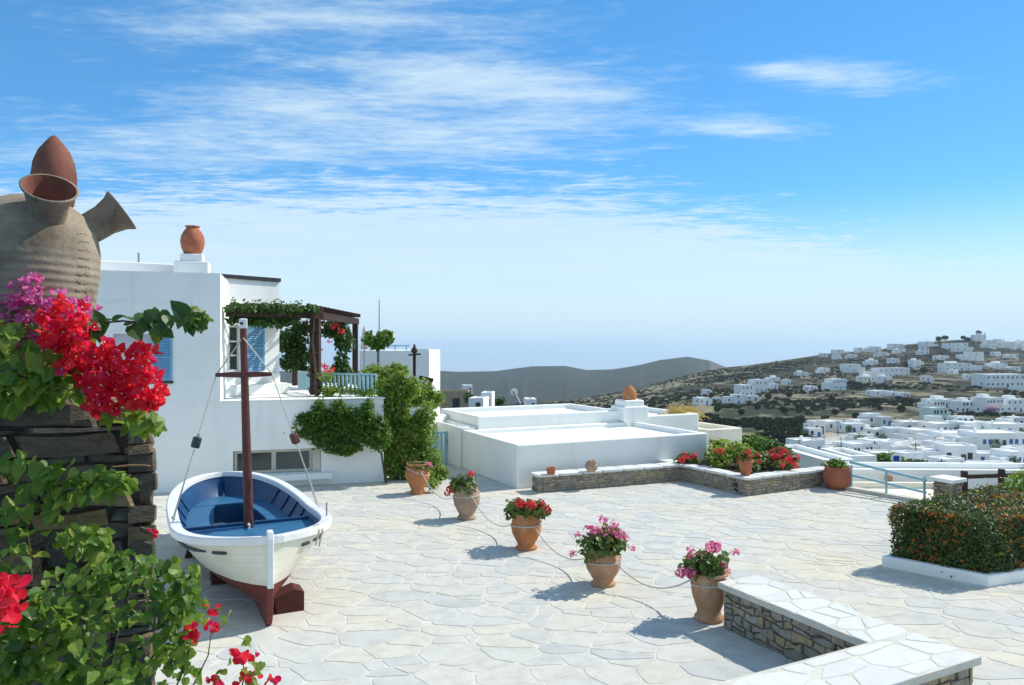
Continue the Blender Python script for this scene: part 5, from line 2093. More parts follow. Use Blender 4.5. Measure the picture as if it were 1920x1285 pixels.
def build_creepers():
    rng = np.random.default_rng(71)
    cam_side = np.array([.35, -.8, .45])
    top = np.array(PC - CU * .3 + Vector((0, 0, PTOP)))
    # red bougainvillea
    base = P(95, 760, 2.88)
    rb = thing('red_bougainvillea', 'bright red bougainvillea spilling over the top of the stone pillar', 'bougainvillea', base)
    pos = blobs_px([(128, 605, 42, 34, 44), (165, 668, 52, 42, 74), (215, 690, 38, 28, 40), (266, 664, 26, 16, 20), (276, 702, 24, 14, 18), (200, 745, 38, 24, 34), (268, 743, 36, 19, 36), (180, 772, 16, 12, 8),
                    (100, 640, 25, 22, 14)], 2.72, rng)
    nr = rng.normal(size=pos.shape) * .7 + cam_side
    strew(rb, BR, pos, nr, rng.uniform(.028, .048, len(pos)), rng, 'bract')
    pos = blobs_px([(60, 690, 70, 45, 70, .03), (20, 640, 30, 45, 26, .05), (125, 722, 60, 28, 36, .05), (250, 783, 48, 20, 32, .02), (40, 742, 50, 28, 26, .03), (130, 640, 60, 40, 18, .07)], 2.74, rng)
    nr = rng.normal(size=pos.shape) * .55 + np.array([.25, -.55, .65])
    al = rng.normal(size=pos.shape) * .5 + np.array([.1, -.3, -.9])
    strew(rb, LF[:1] + LL, pos, nr, rng.uniform(.045, .075, len(pos)), rng, 'leaf', along=al)
    twig(rb, [P(60, 770, 2.95), P(70, 700, 2.84), P(130, 650, 2.78), P(200, 680, 2.74), P(270, 690, 2.72)], .006)
    twig(rb, [P(0, 695, 2.76), P(60, 712, 2.74), P(120, 728, 2.73), P(170, 742, 2.72), P(270, 745, 2.72)], .004)
    twig(rb, [P(70, 760, 2.93), P(110, 690, 2.82), P(128, 605, 2.74)], .005)
    # magenta bougainvillea behind it
    mg = thing('magenta_bougainvillea', 'pale magenta bougainvillea against the foot of the clay vase', 'bougainvillea', P(30, 740, 2.95))
    pos = blobs_px([(40, 548, 42, 26, 60), (98, 582, 52, 32, 62), (152, 586, 34, 24, 36), (24, 600, 34, 34, 40), (70, 652, 42, 24, 24), (10, 570, 30, 30, 26)], 2.86, rng, .06)
    nr = rng.normal(size=pos.shape) * .75 + cam_side
    strew(mg, BM, pos, nr, rng.uniform(.02, .034, len(pos)), rng, 'bract')
    twig(mg, [P(30, 760, 2.98), P(45, 660, 2.9), P(60, 570, 2.87)], .005)
    twig(mg, [P(30, 760, 2.98), P(90, 640, 2.88), P(150, 590, 2.86)], .005)
    pos = blobs_px([(60, 610, 60, 40, 26, .02)], 2.86, rng)
    strew(mg, LF, pos, rng.normal(size=pos.shape) * .6 + np.array([.2, -.6, .5]), rng.uniform(.03, .05, len(pos)), rng, 'leaf')
    # long leafy shoot that reaches out to the right
    sh_ = thing('leafy_shoot', 'long dark green leafy shoot reaching right in front of the house', 'creeper', P(150, 640, 2.85))
    path = [(150, 632), (185, 606), (230, 602), (275, 606), (315, 604), (350, 602), (368, 590)]
    pts = [P(u, v, 2.82 - .0005 * (u - 150)) for u, v in path]
    twig(sh_, pts, .005)
    pos, nr, al = [], [], []
    for i in range(46):
        k = rng.random() ** .9 * (len(pts) - 1.01)
        j = int(k)
        p = pts[j].lerp(pts[j + 1], k - j)
        pos.append(np.array(p) + rng.normal(size=3) * np.array([.010, .02, .012]))
        nr.append(rng.normal(size=3) * .4 + np.array([.2, -.75, .5]))
        al.append(rng.normal(size=3) * .5 + np.array([.15, -.1, -.7 if rng.random() < .68 else .6]))
    strew(sh_, LD, np.array(pos), np.array(nr), rng.uniform(.050, .078, len(pos)), rng, 'leaf', along=np.array(al))
    pos = blobs_px([(358, 580, 12, 6, 7), (370, 592, 9, 8, 6), (388, 596, 6, 8, 6)], 2.71, rng, .03)
    strew(sh_, LL, pos, rng.normal(size=pos.shape) + cam_side, rng.uniform(.012, .024, len(pos)), rng, 'leaf')
    twig(sh_, [P(365, 592, 2.71), P(388, 597, 2.71)], .002)
    # green creeper over the pillar
    gc = thing('green_creeper', 'green leafy creeper climbing over the face of the stone pillar', 'creeper', P(60, 1280, 2.7))
    pos = blobs_px([(150, 905, 75, 34, 70), (60, 880, 55, 32, 34), (215, 900, 28, 14, 16), (105, 950, 35, 22, 22), (155, 1008, 52, 22, 40), (60, 1010, 50, 30, 14), (195, 1040, 22, 22, 14), (30, 960, 25, 40, 12)], 2.68, rng, .06)
    nr = rng.normal(size=pos.shape) * .5 + np.array([.35, -.5, .75])
    al = rng.normal(size=pos.shape) * .55 + np.array([.25, -.35, -.65])
    strew(gc, LF[:1] + LL, pos, nr, rng.uniform(.035, .062, len(pos)), rng, 'leaf', along=al)
    twig(gc, [P(60, 1100, 2.72), P(50, 980, 2.72), P(90, 915, 2.7), P(160, 905, 2.68), P(245, 890, 2.66)], .005)
    twig(gc, [P(60, 1100, 2.72), P(90, 1020, 2.7), P(205, 1000, 2.67)], .004)
    # ivy-like mass lower down, in front of the pillar corner
    iv = thing('glossy_creeper', 'thick glossy green creeper heaped at the lower right of the pillar', 'creeper', P(280, 1300, 2.6))
    pos = blobs_px([(245, 1075, 80, 38, 90), (335, 1090, 36, 42, 50), (300, 1145, 60, 32, 40), (335, 1190, 36, 60, 70), (280, 1240, 65, 45, 60), (140, 1085, 60, 26, 36), (360, 1130, 30, 22, 20), (180, 1150, 60, 40, 50)], 2.55, rng, .10)
    nr = rng.normal(size=pos.shape) * .5 + np.array([.35, -.45, .8])
    al = rng.normal(size=pos.shape) * .6 + np.array([.2, -.4, -.6])
    strew(iv, LF[:1] + LL[:2] + LD[:1], pos, nr, rng.uniform(.026, .05, len(pos)), rng, 'leaf', along=al)
    twig(iv, [P(200, 1290, 2.66), P(220, 1180, 2.6), P(250, 1080, 2.56), P(330, 1070, 2.53)], .006)
    twig(iv, [P(260, 1290, 2.64), P(300, 1200, 2.58), P(340, 1110, 2.53)], .006)
    twig(iv, [P(150, 1290, 2.68), P(160, 1150, 2.6), P(140, 1085, 2.57)], .006)
    lo = thing('dark_creeper', 'dark green creeper in the lower left corner below the red geranium bloom', 'creeper', P(60, 1300, 2.55))
    pos = blobs_px([(70, 1140, 75, 36, 60, -.02), (40, 1200, 60, 50, 50), (110, 1230, 80, 55, 70, .02), (20, 1260, 50, 40, 36), (190, 1265, 60, 30, 36), (150, 1200, 50, 30, 20), (15, 1060, 40, 36, 14, .1)], 2.42, rng, .08)
    nr = rng.normal(size=pos.shape) * .55 + np.array([.3, -.5, .7])
    al = rng.normal(size=pos.shape) * .6 + np.array([.2, -.4, -.6])
    strew(lo, LD[:1] + LF[:1] + LL, pos, nr, rng.uniform(.034, .06, len(pos)), rng, 'leaf', along=al)
    twig(lo, [P(20, 1290, 2.5), P(60, 1200, 2.45), P(100, 1140, 2.42)], .006)
    # red geranium bloom at the very edge, and small red blooms in front of the boat
    ge = thing('red_geranium', 'large bright red geranium bloom at the lower left edge', 'geranium', P(-30, 1300, 2.15))
    pos = blobs_px([(8, 1128, 36, 42, 70)], 2.12, rng, .05)
    strew(ge, [leaf_mesh('petal', m_bract_red, RND_V, RND_F, -.1, 9), leaf_mesh('petal', m_bract_red, RND_V, RND_F, .2, 10)], pos, rng.normal(size=pos.shape) * .6 + np.array([.2, -.8, .4]), rng.uniform(.024, .04, len(pos)), rng, 'petal')
    twig(ge, [P(-40, 1300, 2.16), P(-10, 1200, 2.14), P(5, 1130, 2.13)], .004, 'stalk', m_leaf)
    pe = [leaf_mesh('petal', m_bract_red, RND_V, RND_F, -.1, 19), leaf_mesh('petal', m_bract_red, RND_V, RND_F, .2, 20)]
    specs = [('small red bloom on a thin stalk, leftmost of those before the boat', [(360, 1183, 12, 9, 12), (360, 1199, 9, 8, 8)], [(330, 1290), (352, 1230), (360, 1190)]),
             ('orange-red bloom with young leaves just under the boat keel', [(398, 1174, 13, 9, 10), (410, 1140, 16, 12, 4)], [(360, 1290), (390, 1230), (398, 1175)]),
             ('pair of red blooms right of the others at the bottom edge', [(440, 1224, 13, 8, 10), (462, 1234, 20, 16, 20)], [(450, 1300), (458, 1270), (455, 1230)]),
             ('red bloom with orange leaves lowest at the bottom edge', [(462, 1272, 22, 10, 18), (505, 1278, 18, 9, 6)], [(470, 1310), (465, 1290), (462, 1274)]),
             ('pinkish red bloom at the bottom edge left of the pair', [(402, 1275, 10, 11, 14)], [(400, 1310), (402, 1290), (402, 1276)])]
    for lab, bl, st in specs:
        c = P(st[0][0], st[0][1], 2.5)
        r = thing('geranium_bloom', lab, 'geranium', c, group='red blooms before the boat')
        pos = blobs_px(bl, 2.5, rng, .03)
        strew(r, pe, pos, rng.normal(size=pos.shape) * .6 + np.array([.2, -.8, .4]), rng.uniform(.014, .028, len(pos)), rng, 'petal')
        twig(r, [P(u, v, 2.5) for u, v in st], .003, 'stalk', m_leaf)
        lp = blobs_px([(st[0][0] + 8, st[0][1] - 30, 18, 16, 6), (bl[0][0] + 22, bl[0][1] - 22, 12, 10, 4)], 2.5, rng, .03)
        strew(r, LL, lp, rng.normal(size=lp.shape) * .6 + np.array([.2, -.6, .6]), rng.uniform(.016, .034, len(lp)), rng, 'leaf')
    pk = thing('pink_bloom', 'tiny pink bloom sticking out beside the pillar edge', 'geranium', P(288, 1040, 2.62))
    pos = blobs_px([(290, 998, 6, 9, 9)], 2.62, rng, .015)
    strew(pk, BR, pos, rng.normal(size=pos.shape) + cam_side, rng.uniform(.008, .014, len(pos)), rng, 'petal')
    twig(pk, [P(285, 1050, 2.63), P(289, 1000, 2.62)], .002, 'stalk', m_leaf)


build_creepers()


# ------------------------------------------------------------------ plants round the house
def leafy(root, segs, n, leaf, mat, rng, V=LEAF_V, Fc=LEAF_F, name='foliage', up=.6, droop=0.0):
    """leaves in a row of ellipsoids given in world space: (centre, rx, ry, rz, share)"""
    tot = sum(s[4] for s in segs)
    pos, nr = [], []
    for (c, rx, ry, rz_, w) in segs:
        k = int(n * w / tot)
        # several uneven clumps inside every ellipsoid
        for i in range(10):
            d = rng.normal(size=3); d /= np.linalg.norm(d)
            cc = np.array(c) + d * np.array([rx, ry, rz_]) * .55
            p, dd = ball(max(k // 10, 2), rng, .2)
            r = rng.uniform(.28, .62)
            pos.append(cc + p * np.array([rx, ry, rz_]) * r)
            nr.append(dd * .6 + np.array([.1, -.15, up]) + rng.normal(size=dd.shape) * .5)
    pos, nr = np.concatenate(pos), np.concatenate(nr)
    al = rng.normal(size=pos.shape) + np.array([0, 0, -droop])
    me = scatter(name, V, Fc, pos, frames(nr, rng, al), leaf * rng.uniform(.6, 1.25, len(pos)))
    return stuff(link(name, me, mat, root))


def build_house_plants():
    rng = np.random.default_rng(81)
    # shrub growing over the lower wall
    a = thing('wall_shrub', 'green shrub hanging on the lower house wall above the cellar window', 'shrub', Vector((-3.85, 19.4, 0)))
    segs = []
    for u, v, ru, rv, w in [(565, 800, 30, 28, 2), (605, 805, 40, 35, 3), (650, 810, 40, 38, 3.2), (695, 805, 30, 36, 2.6), (640, 838, 45, 16, 1.5), (590, 785, 25, 28, 1), (715, 820, 26, 36, 1.6), (628, 782, 50, 30, 1.4), (685, 785, 34, 26, 1.2), (635, 770, 16, 24, .7), (690, 768, 14, 20, .7), (600, 762, 12, 18, .4)]:
        D = 19.35 + (u - 560) * .0006
        c = P(u, v, D - .15)
        segs.append((c, ru / F * D, .22, rv / F * D, w))
    leafy(a, segs, 11000, .10, m_leaf, rng, up=.8)
    tw = [[(640, 850), (600, 830), (555, 815), (525, 790), (500, 765)], [(690, 840), (660, 800), (655, 760)], [(640, 840), (610, 790), (600, 755)], [(700, 830), (700, 780), (690, 752)]]
    for t_ in tw:
        pts = [P(u, v, 19.2) for u, v in t_]
        twig(a, pts, .012)
        tp = []
        for k in range(60):
            q = rng.random() * (len(pts) - 1.01); j = int(q)
            tp.append(np.array(pts[j].lerp(pts[j + 1], q - j)) + rng.normal(size=3) * .05)
        tp = np.array(tp)
        stuff(link('shoots', scatter('shoots', LEAF_V, LEAF_F, tp, frames(rng.normal(size=tp.shape) + np.array([0, -.3, .5]), rng), rng.uniform(.04, .08, len(tp))), m_leaf, a))
    twig(a, [Vector((-3.3, 19.55, 0)), P(715, 850, 19.5), P(690, 830, 19.3), P(620, 830, 19.2)], .03)
    # tall climber at the wall corner
    b = thing('tall_climber', 'tall light green climber at the corner of the house wall behind the first pot', 'climber', Vector((-3.0, 19.9, 0)))
    segs = []
    for u, v, ru, rv, w in [(745, 725, 44, 34, 2.4), (738, 770, 36, 44, 3), (760, 800, 42, 44, 3), (778, 830, 38, 44, 2.6), (742, 850, 34, 46, 2.8), (795, 795, 26, 44, 1.6), (770, 872, 40, 36, 2.2), (800, 865, 32, 40, 1.6), (820, 892, 24, 20, .8), (733, 880, 20, 28, 1.2)]:
        c = P(u, v, 20.1)
        segs.append((c, ru / F * 20, .35, rv / F * 20, w))
    leafy(b, segs, 17000, .105, m_leaf_lime, rng)
    twig(b, [Vector((-3.05, 19.95, 0)), P(745, 850, 20.1), P(740, 780, 20.1), P(745, 720, 20.1)], .05)
    twig(b, [Vector((-2.95, 19.95, 0)), P(770, 840, 20.1), P(775, 790, 20.1)], .04)
    # low bush at the pots
    c_ = thing('low_bush', 'small fresh green bush on the paving between the first two pots', 'shrub', G(815, 918))
    leafy(c_, [(P(812, 905, 18.3), .22, .2, .16, 1), (P(800, 892, 18.5), .2, .2, .25, 1)], 700, .06, m_leaf_lime, rng)
    twig(c_, [G(815, 918), P(810, 900, 18.4)], .012)
    # bushes above the wall on the upper terrace
    d_ = thing('terrace_bush', 'round green bush above the right end of the upper terrace wall', 'shrub', Vector((-4.0, 22.5, TF)))
    segs = []
    for u, v, ru, rv, w in [(712, 704, 36, 26, 2.4), (745, 708, 38, 28, 2.4), (778, 735, 42, 30, 2.7), (805, 748, 30, 20, 1.7), (700, 728, 34, 24, 1.8), (742, 745, 40, 26, 2)]:
        segs.append((P(u, v, 22.2), ru / F * 22, .5, rv / F * 22, w))
    leafy(d_, segs, 9500, .11, m_leaf_lime, rng)
    twig(d_, [Vector((-3.9, 22.3, TF - .1)), P(740, 720, 22.2)], .05)
    d2 = thing('yellow_green_bush', 'thin yellow-green bush beside the thick pergola post', 'shrub', Vector((-5.1, 20.7, TF)))
    segs = [(P(u, v, 20.7), ru / F * 20.7, .25, rv / F * 20.7, w) for u, v, ru, rv, w in [(615, 735, 22, 16, 1.3), (650, 735, 30, 14, 1), (690, 738, 30, 12, 1), (612, 705, 18, 16, .6)]]
    leafy(d2, segs, 1500, .07, m_leaf_lime, rng)
    twig(d2, [Vector((-5.1, 20.7, TF)), P(615, 730, 20.7)], .015)
    # creeper on the pergola: roof, thick post, back
    e = thing('pergola_creeper', 'dark creeper covering the pergola roof and hanging from its beam', 'creeper', Vector((-5.5, 20.75, TF)))
    segs = []
    for k in range(9):
        p = Vector((-7.25, 19.5, 4.62)).lerp(Vector((-5.6, 20.85, 4.62)), k / 8)
        segs.append((p + Vector((0, 0, -.04)), .24, .5, .12, 1.0))
        if k < 7:
            segs.append((p + Vector((0, .1, -.30)), .24, .25, .22, .9))
    for k in range(5):
        p = Vector((-6.6, 21.4, 4.68)).lerp(Vector((-6.2, 25, 4.62)), k / 4)
        segs.append((p, .6, .5, .1, .8))
    leafy(e, segs, 6000, .12, m_leaf_dark, rng)
    tops = []
    for k in range(24):
        p = Vector((-7.25, 19.4, 4.68)).lerp(Vector((-5.6, 20.8, 4.66)), rng.random())
        for j in range(5):
            tops.append(np.array(p) + np.array([rng.normal() * .02, rng.normal() * .03, j * .03 + rng.random() * .04]))
    tops = np.array(tops)
    stuff(link('shoots', scatter('shoots', LEAF_V, LEAF_F, tops, frames(rng.normal(size=tops.shape) + np.array([0, 0, .4]), rng), rng.uniform(.05, .09, len(tops))), m_leaf, e))
    segs = [(P(u, v, 24.6), ru / F * 24.6, .4, rv / F * 24.6, w) for u, v, ru, rv, w in
            [(545, 640, 34, 26, 2.6), (560, 668, 26, 24, 1.4), (536, 680, 16, 16, .6), (570, 615, 30, 16, 1), (622, 615, 30, 20, 1.4), (640, 640, 26, 34, 2.0), (632, 690, 24, 36, 1.9), (648, 700, 18, 26, 1), (565, 705, 16, 26, .9)]]
    leafy(e, segs, 7000, .13, m_leaf_dark, rng)
    seg2 = [(P(u, v, 20.85), ru / F * 20.85, .14, rv / F * 20.85, w) for u, v, ru, rv, w in [(586, 620, 11, 24, 1), (590, 660, 10, 24, 1), (588, 700, 11, 24, 1), (592, 730, 12, 14, .7)]]
    leafy(e, seg2, 900, .09, ML('leaf_brownish', [(.09, .05, .03), (.06, .05, .025), (.12, .06, .045)], trans=.15), rng, name='dry_leaves')
    twig(e, [Vector((-5.42, 20.7, TF)), P(592, 700, 20.7), P(586, 640, 20.7), P(590, 590, 20.7)], .05)
    for (u, v, r) in [(628, 612, .16), (640, 622, .12), (616, 693, .17), (608, 685, .1), (618, 640, .08), (600, 655, .08)]:
        put('flower', FL_RED[int(rng.integers(3))], e, P(u, v, 24.0 if v < 650 else 22.5) - WL[e.name], r, rng.random() * 6)
    # tree top behind the terrace
    f = thing('terrace_tree', 'bright green leafy tree behind the upper terrace beside the flagpole', 'tree', Vector((-5.1, 29.5, TF)))
    segs = [(P(u, v, 29.5), ru / F * 29.5, .5, rv / F * 29.5, w) for u, v, ru, rv, w in [(705, 640, 16, 18, 1.2), (722, 635, 16, 18, 1.2), (690, 635, 10, 14, .6)]]
    leafy(f, segs, 1400, .17, m_leaf, rng, name='crown', up=.3)
    twig(f, [Vector((-5.3, 29.5, TF - .1)), Vector((-5.3, 29.5, TF + 1.4))], .06, 'trunk')


build_house_plants()


# ------------------------------------------------------------------ things behind the terrace
def build_behind():
    # white neighbouring house with parapet, flagpole, closed white parasol
    a, b = P(674, 657, 33), P(805, 657, 33)
    n = thing('neighbour_house', 'white parapet house behind the terrace bush with turquoise roof railing', 'house', Vector((a.x, 33, 0)))
    w = b.x - a.x
    zt = P(0, 657, 33).z
    mb = MB()
    c = Vector(((a.x + b.x) / 2, 35.5, 0))
    mb.box((c.x, 35.5, (zt - 5) / 2), (w, 5, zt + 5))
    part('wall', mb, m_white, n, bevel=.04)
    part('parapet', MB().box((b.x - .42, 33.2, zt + .03), (.82, .35, .08)), m_white, n, bevel=.02)
    for i in range(5):
        x = a.x + .05 + i * (w - 1.1) / 4
        part('railing_post', MB().box((x, 33.25, zt + .1), (.05, .05, .2)), m_lblue, n)
    part('railing_bar', MB().bar((a.x, 33.25, zt + .2), (b.x - .9, 33.25, zt + .2), .05, .05), m_lblue, n)
    part('railing_bar', MB().bar((a.x, 33.17, zt - .35), (b.x - .9, 33.17, zt - .35), .06, .05), m_lblue, n)
    p0, p1 = P(711, 660, 31), P(711, 562, 31)
    fp = thing('flag_pole', 'thin pale flagpole standing above the terrace bushes', 'pole', Vector((p0.x, 31, TF)))
    part('pole', MB().tube([Vector((p0.x, 31, TF - .3)), p1], [.035, .02], 8), m_metal, fp)
    ps = P(683, 655, 30)
    pa = thing('closed_parasol', 'closed white parasol on the upper terrace beside the flagpole', 'parasol', Vector((ps.x, 30, TF)))
    part('pole', MB().tube([Vector((ps.x, 30, TF - .4)), Vector((ps.x, 30, P(0, 612, 30).z))], .025, 8), m_metal, pa)
    part('canopy', MB().lathe([(.12, 0), (.16, .08), (.12, .3), (.09, .6), (.06, .8), (.03, .9), (.0, .92)], 12, c=(ps.x, 30, P(0, 655, 30).z), wob=.1), M('parasol_cloth', (.75, .72, .64), bump=.2), pa)
    # pointed iron ornament / dark shrub stems at the wall corner
    o = thing('iron_lamp_post', 'dark iron lamp post rising from the bush at the terrace corner', 'lamp post', Vector((P(777, 720, 23).x, 23, TF)))
    x = P(777, 720, 23).x
    part('post', MB().tube([Vector((x, 23, TF - .2)), P(777, 665, 23)], .05, 8), m_wood, o)
    part('arm', MB().bar(P(766, 666, 23), P(789, 664, 23), .05, .05), m_wood, o)
    part('finial', MB().lathe([(.02, 0), (.09, .05), (.1, .12), (.05, .2), (.03, .28), (.0, .32)], 10, c=P(777, 664, 23)), m_wood, o)
    part('bracket', MB().bar(P(786, 708, 23), P(812, 714, 23), .12, .12), m_wood, o)
    part('bracket_post', MB().bar(P(806, 712, 23), P(806, 745, 23), .1, .1), m_wood, o)
    # turquoise gate at the gap
    g0, g1 = G(826, 868), G(838, 876)
    ga = thing('blue_gate', 'pale turquoise gate in the gap left of the low white house', 'gate', Vector((-2.15, 22.6, 0)))
    pa_, pb_ = Vector((-2.75, 22.2, 0)), Vector((-1.95, 22.55, 0))
    dz = Vector((0, 0, 1))
    part('gate_frame', MB().bar(pa_ + dz * .06, pb_ + dz * .06, .05, .06).bar(pa_ + dz * .98, pb_ + dz * .98, .05, .06).bar(pa_, pa_ + dz * 1.0, .05, .05).bar(pb_, pb_ + dz * 1.0, .05, .05), m_lblue, ga)
    for i in range(7):
        p = pa_.lerp(pb_, (i + .5) / 7)
        part('slat', MB().box((p.x, p.y, .52), (.075, .025, .86), rz=.42), m_lblue, ga)
    part('latch', MB().box((pb_.x, pb_.y - .04, .72), (.05, .05, .14)), m_metal, ga)
    wl = thing('garden_wall', 'short white garden wall with stone top behind the climber', 'wall', Vector((-3.0, 23.2, 0)))
    part('wall', MB().bar(Vector((-3.3, 22.4, .66)), Vector((-1.2, 26.8, .66)), .35, 1.34), m_white, wl, bevel=.03)
    # lower neighbours beyond the railing
    m_roofw = m_white
    def block(name, label, u0, u1, D0, D1, z, h, mat, rz=0.0, cat='house'):
        x0, x1 = (u0 - CX) / F * D0, (u1 - CX) / F * D0
        r = thing(name, label, cat, Vector(((x0 + x1) / 2, (D0 + D1) / 2, z - h)))
        t_ = MB()
        cx, cy = (x0 + x1) / 2, (D0 + D1) / 2
        wx, wy = x1 - x0, D1 - D0
        wv = .22
        for (c_, s_) in (((cx, cy, z - h / 2 - .1), (wx, wy, h - .2)),):
            t_.box(c_, s_, rz)
        part('wall', t_, mat, r)
        R = Matrix.Rotation(rz, 3, 'Z')
        k = MB()
        for (ox, oy, sx, sy) in ((0, -wy / 2 + wv / 2, wx, wv), (0, wy / 2 - wv / 2, wx, wv), (-wx / 2 + wv / 2, 0, wv, wy - 2 * wv), (wx / 2 - wv / 2, 0, wv, wy - 2 * wv)):
            p = Vector((cx, cy, 0)) + R @ Vector((ox, oy, 0))
            k.box((p.x, p.y, z - .1), (sx, sy, .2), rz)
        part('parapet', k, mat, r, bevel=.02)
        return r
    r = block('lower_house', 'white flat roof of the lower neighbour just beyond the turquoise railing', 1600, 1990, 27.6, 29.4, -1.0, 5, m_white, -.04)
    part('roof_vent', MB().tube([P(1667, 903, 27.6), P(1667, 892, 27.6)], .12, 10), m_terra_pale, r)
    block('lower_terrace', 'cream paved roof terrace directly below the turquoise railing', 1575, 2050, 19.6, 27.2, -1.35, 4.5, m_cream, -.04, 'roof terrace')
    block('roof_hut', 'small white roof hut behind the round terracotta pot', 1588, 1640, 37, 40, P(0, 855, 37).z, 4.5, m_white, .1)
    block('white_annex', 'long white annex wall right behind the raised flower bed', 1530, 1592, 33, 38, P(0, 862, 33).z, 5, m_white, .12)
    # trees between
    rng = np.random.default_rng(91)
    for lab, u, v, D, ru, rv, mat in [('round green tree behind the cream block of the low house', 1420, 835, 34, 42, 30, m_leaf), ('olive green bush left of the blue round sign in the town', 1665, 862, 48, 30, 13, m_leaf),
                                      ('dark olive bush right of the blue round sign in the town', 1712, 872, 50, 34, 15, m_leaf_dark), ('small green tree at the right foot of the cream block', 1458, 845, 33, 22, 16, m_leaf_dark)]:
        c = P(u, v, D)
        zb = float(terrain(np.array([u]), np.array([D]))[0])
        t = thing('bushy_tree', lab, 'tree', Vector((c.x, D, zb)), group='bushy trees below the terrace')
        rx, rz_ = ru / F * D, rv / F * D
        leafy(t, [(c, rx, rx, rz_, 1), (c + Vector((rx * .4, 0, -rz_ * .3)), rx * .7, rx * .7, rz_ * .8, .7), (c - Vector((rx * .45, 0, rz_ * .3)), rx * .6, rx * .6, rz_ * .8, .7)], 2600, .2, mat, rng, name='crown')
        twig(t, [Vector((c.x, D, zb - .2)), c], .14, 'trunk')
    sg = P(1680, 860, 46)
    s_ = thing('round_sign', 'round white sign with a blue square standing in the town', 'sign', Vector((sg.x, 46, sg.z - 4)))
    part('disc', MB().tube([sg + Vector((0, .04, 0)), sg - Vector((0, .04, 0))], .30, 28), m_white, s_)
    part('blue_square', MB().box(sg - Vector((0, .05, 0)), (.36, .02, .34)), M('sign_blue', (.02, .10, .40), bump=0), s_)
    part('post', MB().tube([sg - Vector((0, -.08, 5)), sg - Vector((0, -.08, 0))], .04, 8), m_metal, s_)


build_behind()
# ------------------------------------------------------------------ the town and the hillside
HOUSES = []
m_tw = M('town_white', (.88, .88, .85), (.80, .80, .77), rough=.9, scale=.25, bump=0, lo=.3, hi=.6)
m_tw2 = M('town_offwhite', (.84, .82, .76), (.74, .71, .65), rough=.9, scale=.25, bump=0, lo=.3, hi=.6)
m_tw3 = M('town_pale_green', (.62, .74, .68), (.54, .66, .60), rough=.9, scale=.25, bump=0)
m_win = M('town_dark_window', (.05, .06, .08), (.035, .04, .06), rough=.4, bump=0)
m_winb = M('town_blue_shutter', (.05, .16, .40), (.04, .13, .33), rough=.6, bump=0)
m_brown = M('town_brown_door', (.18, .07, .04), bump=0)


def town_house(u0, v0, u1, v1, row, yaw=0.0, wins=None, mat=None, storeys=1, wcol=None, depth=None, base=None, extra=None):
    HOUSES.append(dict(u=(u0 + u1) / 2, v0=v0, v1=v1, u0=u0, u1=u1, row=row, yaw=yaw, wins=wins, mat=mat or m_tw, storeys=storeys, wcol=wcol, depth=depth, base=base, extra=extra))


T = town_house
# on the crest
for a in [(1562, 656, 1584, 663), (1604, 652, 1618, 659), (1630, 650, 1652, 658), (1668, 645, 1695, 655), (1727, 641, 1752, 651), (1772, 644, 1790, 655), (1790, 643, 1816, 660), (1850, 638, 1868, 654), (1868, 636, 1886, 652), (1888, 641, 1906, 655), (1906, 639, 1932, 657)]:
    T(*a, 'crest', (a[0] * 7 % 11 - 5) * .08)
# upper slope
for a in [(1537, 690, 1557, 700), (1581, 683, 1615, 699), (1628, 675, 1647, 684), (1668, 672, 1686, 680), (1709, 675, 1728, 690), (1753, 667, 1783, 676), (1800, 665, 1818, 676), (1815, 660, 1846, 677), (1850, 681, 1896, 692)]:
    T(*a, 'upper slope', (a[0] * 5 % 9 - 4) * .07)
T(1632, 690, 1716, 708, 'upper slope', .12, wins=6)
T(1766, 681, 1824, 695, 'upper slope', -.1, wins=4)
T(1612, 706, 1642, 716, 'upper slope', .1, wins=3)
# middle slope
T(1303, 746, 1331, 761, 'middle slope', .3)
T(1358, 744, 1376, 757, 'middle slope', .2); T(1374, 740, 1397, 757, 'middle slope', -.1)
T(1382, 722, 1412, 744, 'middle slope', .2, wins=3); T(1408, 712, 1440, 738, 'middle slope', .15, wins=3, storeys=2); T(1440, 708, 1463, 719, 'middle slope', -.1)
T(1552, 711, 1590, 732, 'middle slope', .25, wins=5, storeys=2, wcol='blue'); T(1590, 714, 1600, 724, 'middle slope', .2)
T(1634, 733, 1668, 743, 'middle slope', .0, wins=2); T(1668, 735, 1688, 743, 'middle slope', .1); T(1690, 737, 1706, 744, 'middle slope', .0)
T(1840, 702, 1935, 727, 'middle slope', -.08, wins=9, depth=14)
# upper rows of the town
T(1740, 749, 1798, 765, 'upper town row', .05, wins=8); T(1797, 753, 1836, 774, 'upper town row', -.05, wins=4); T(1838, 746, 1884, 776, 'upper town row', .08, wins=5, wcol='blue', storeys=2); T(1884, 749, 1930, 773, 'upper town row', -.1, wins=4, wcol='blue')
T(1738, 765, 1778, 797, 'upper town row', .1, wins=4, mat=m_tw3, storeys=2); T(1621, 776, 1654, 799, 'upper town row', .2, wins=2); T(1648, 782, 1673, 801, 'upper town row', .05, wins=2, wcol='blue')
T(1541, 790, 1583, 808, 'upper town row', .25, wins=2); T(1596, 788, 1634, 808, 'upper town row', .2, wins=1, mat=m_tw2); T(1790, 782, 1822, 800, 'upper town row', -.1, wins=3); T(1893, 783, 1930, 800, 'upper town row', 0, wins=3)
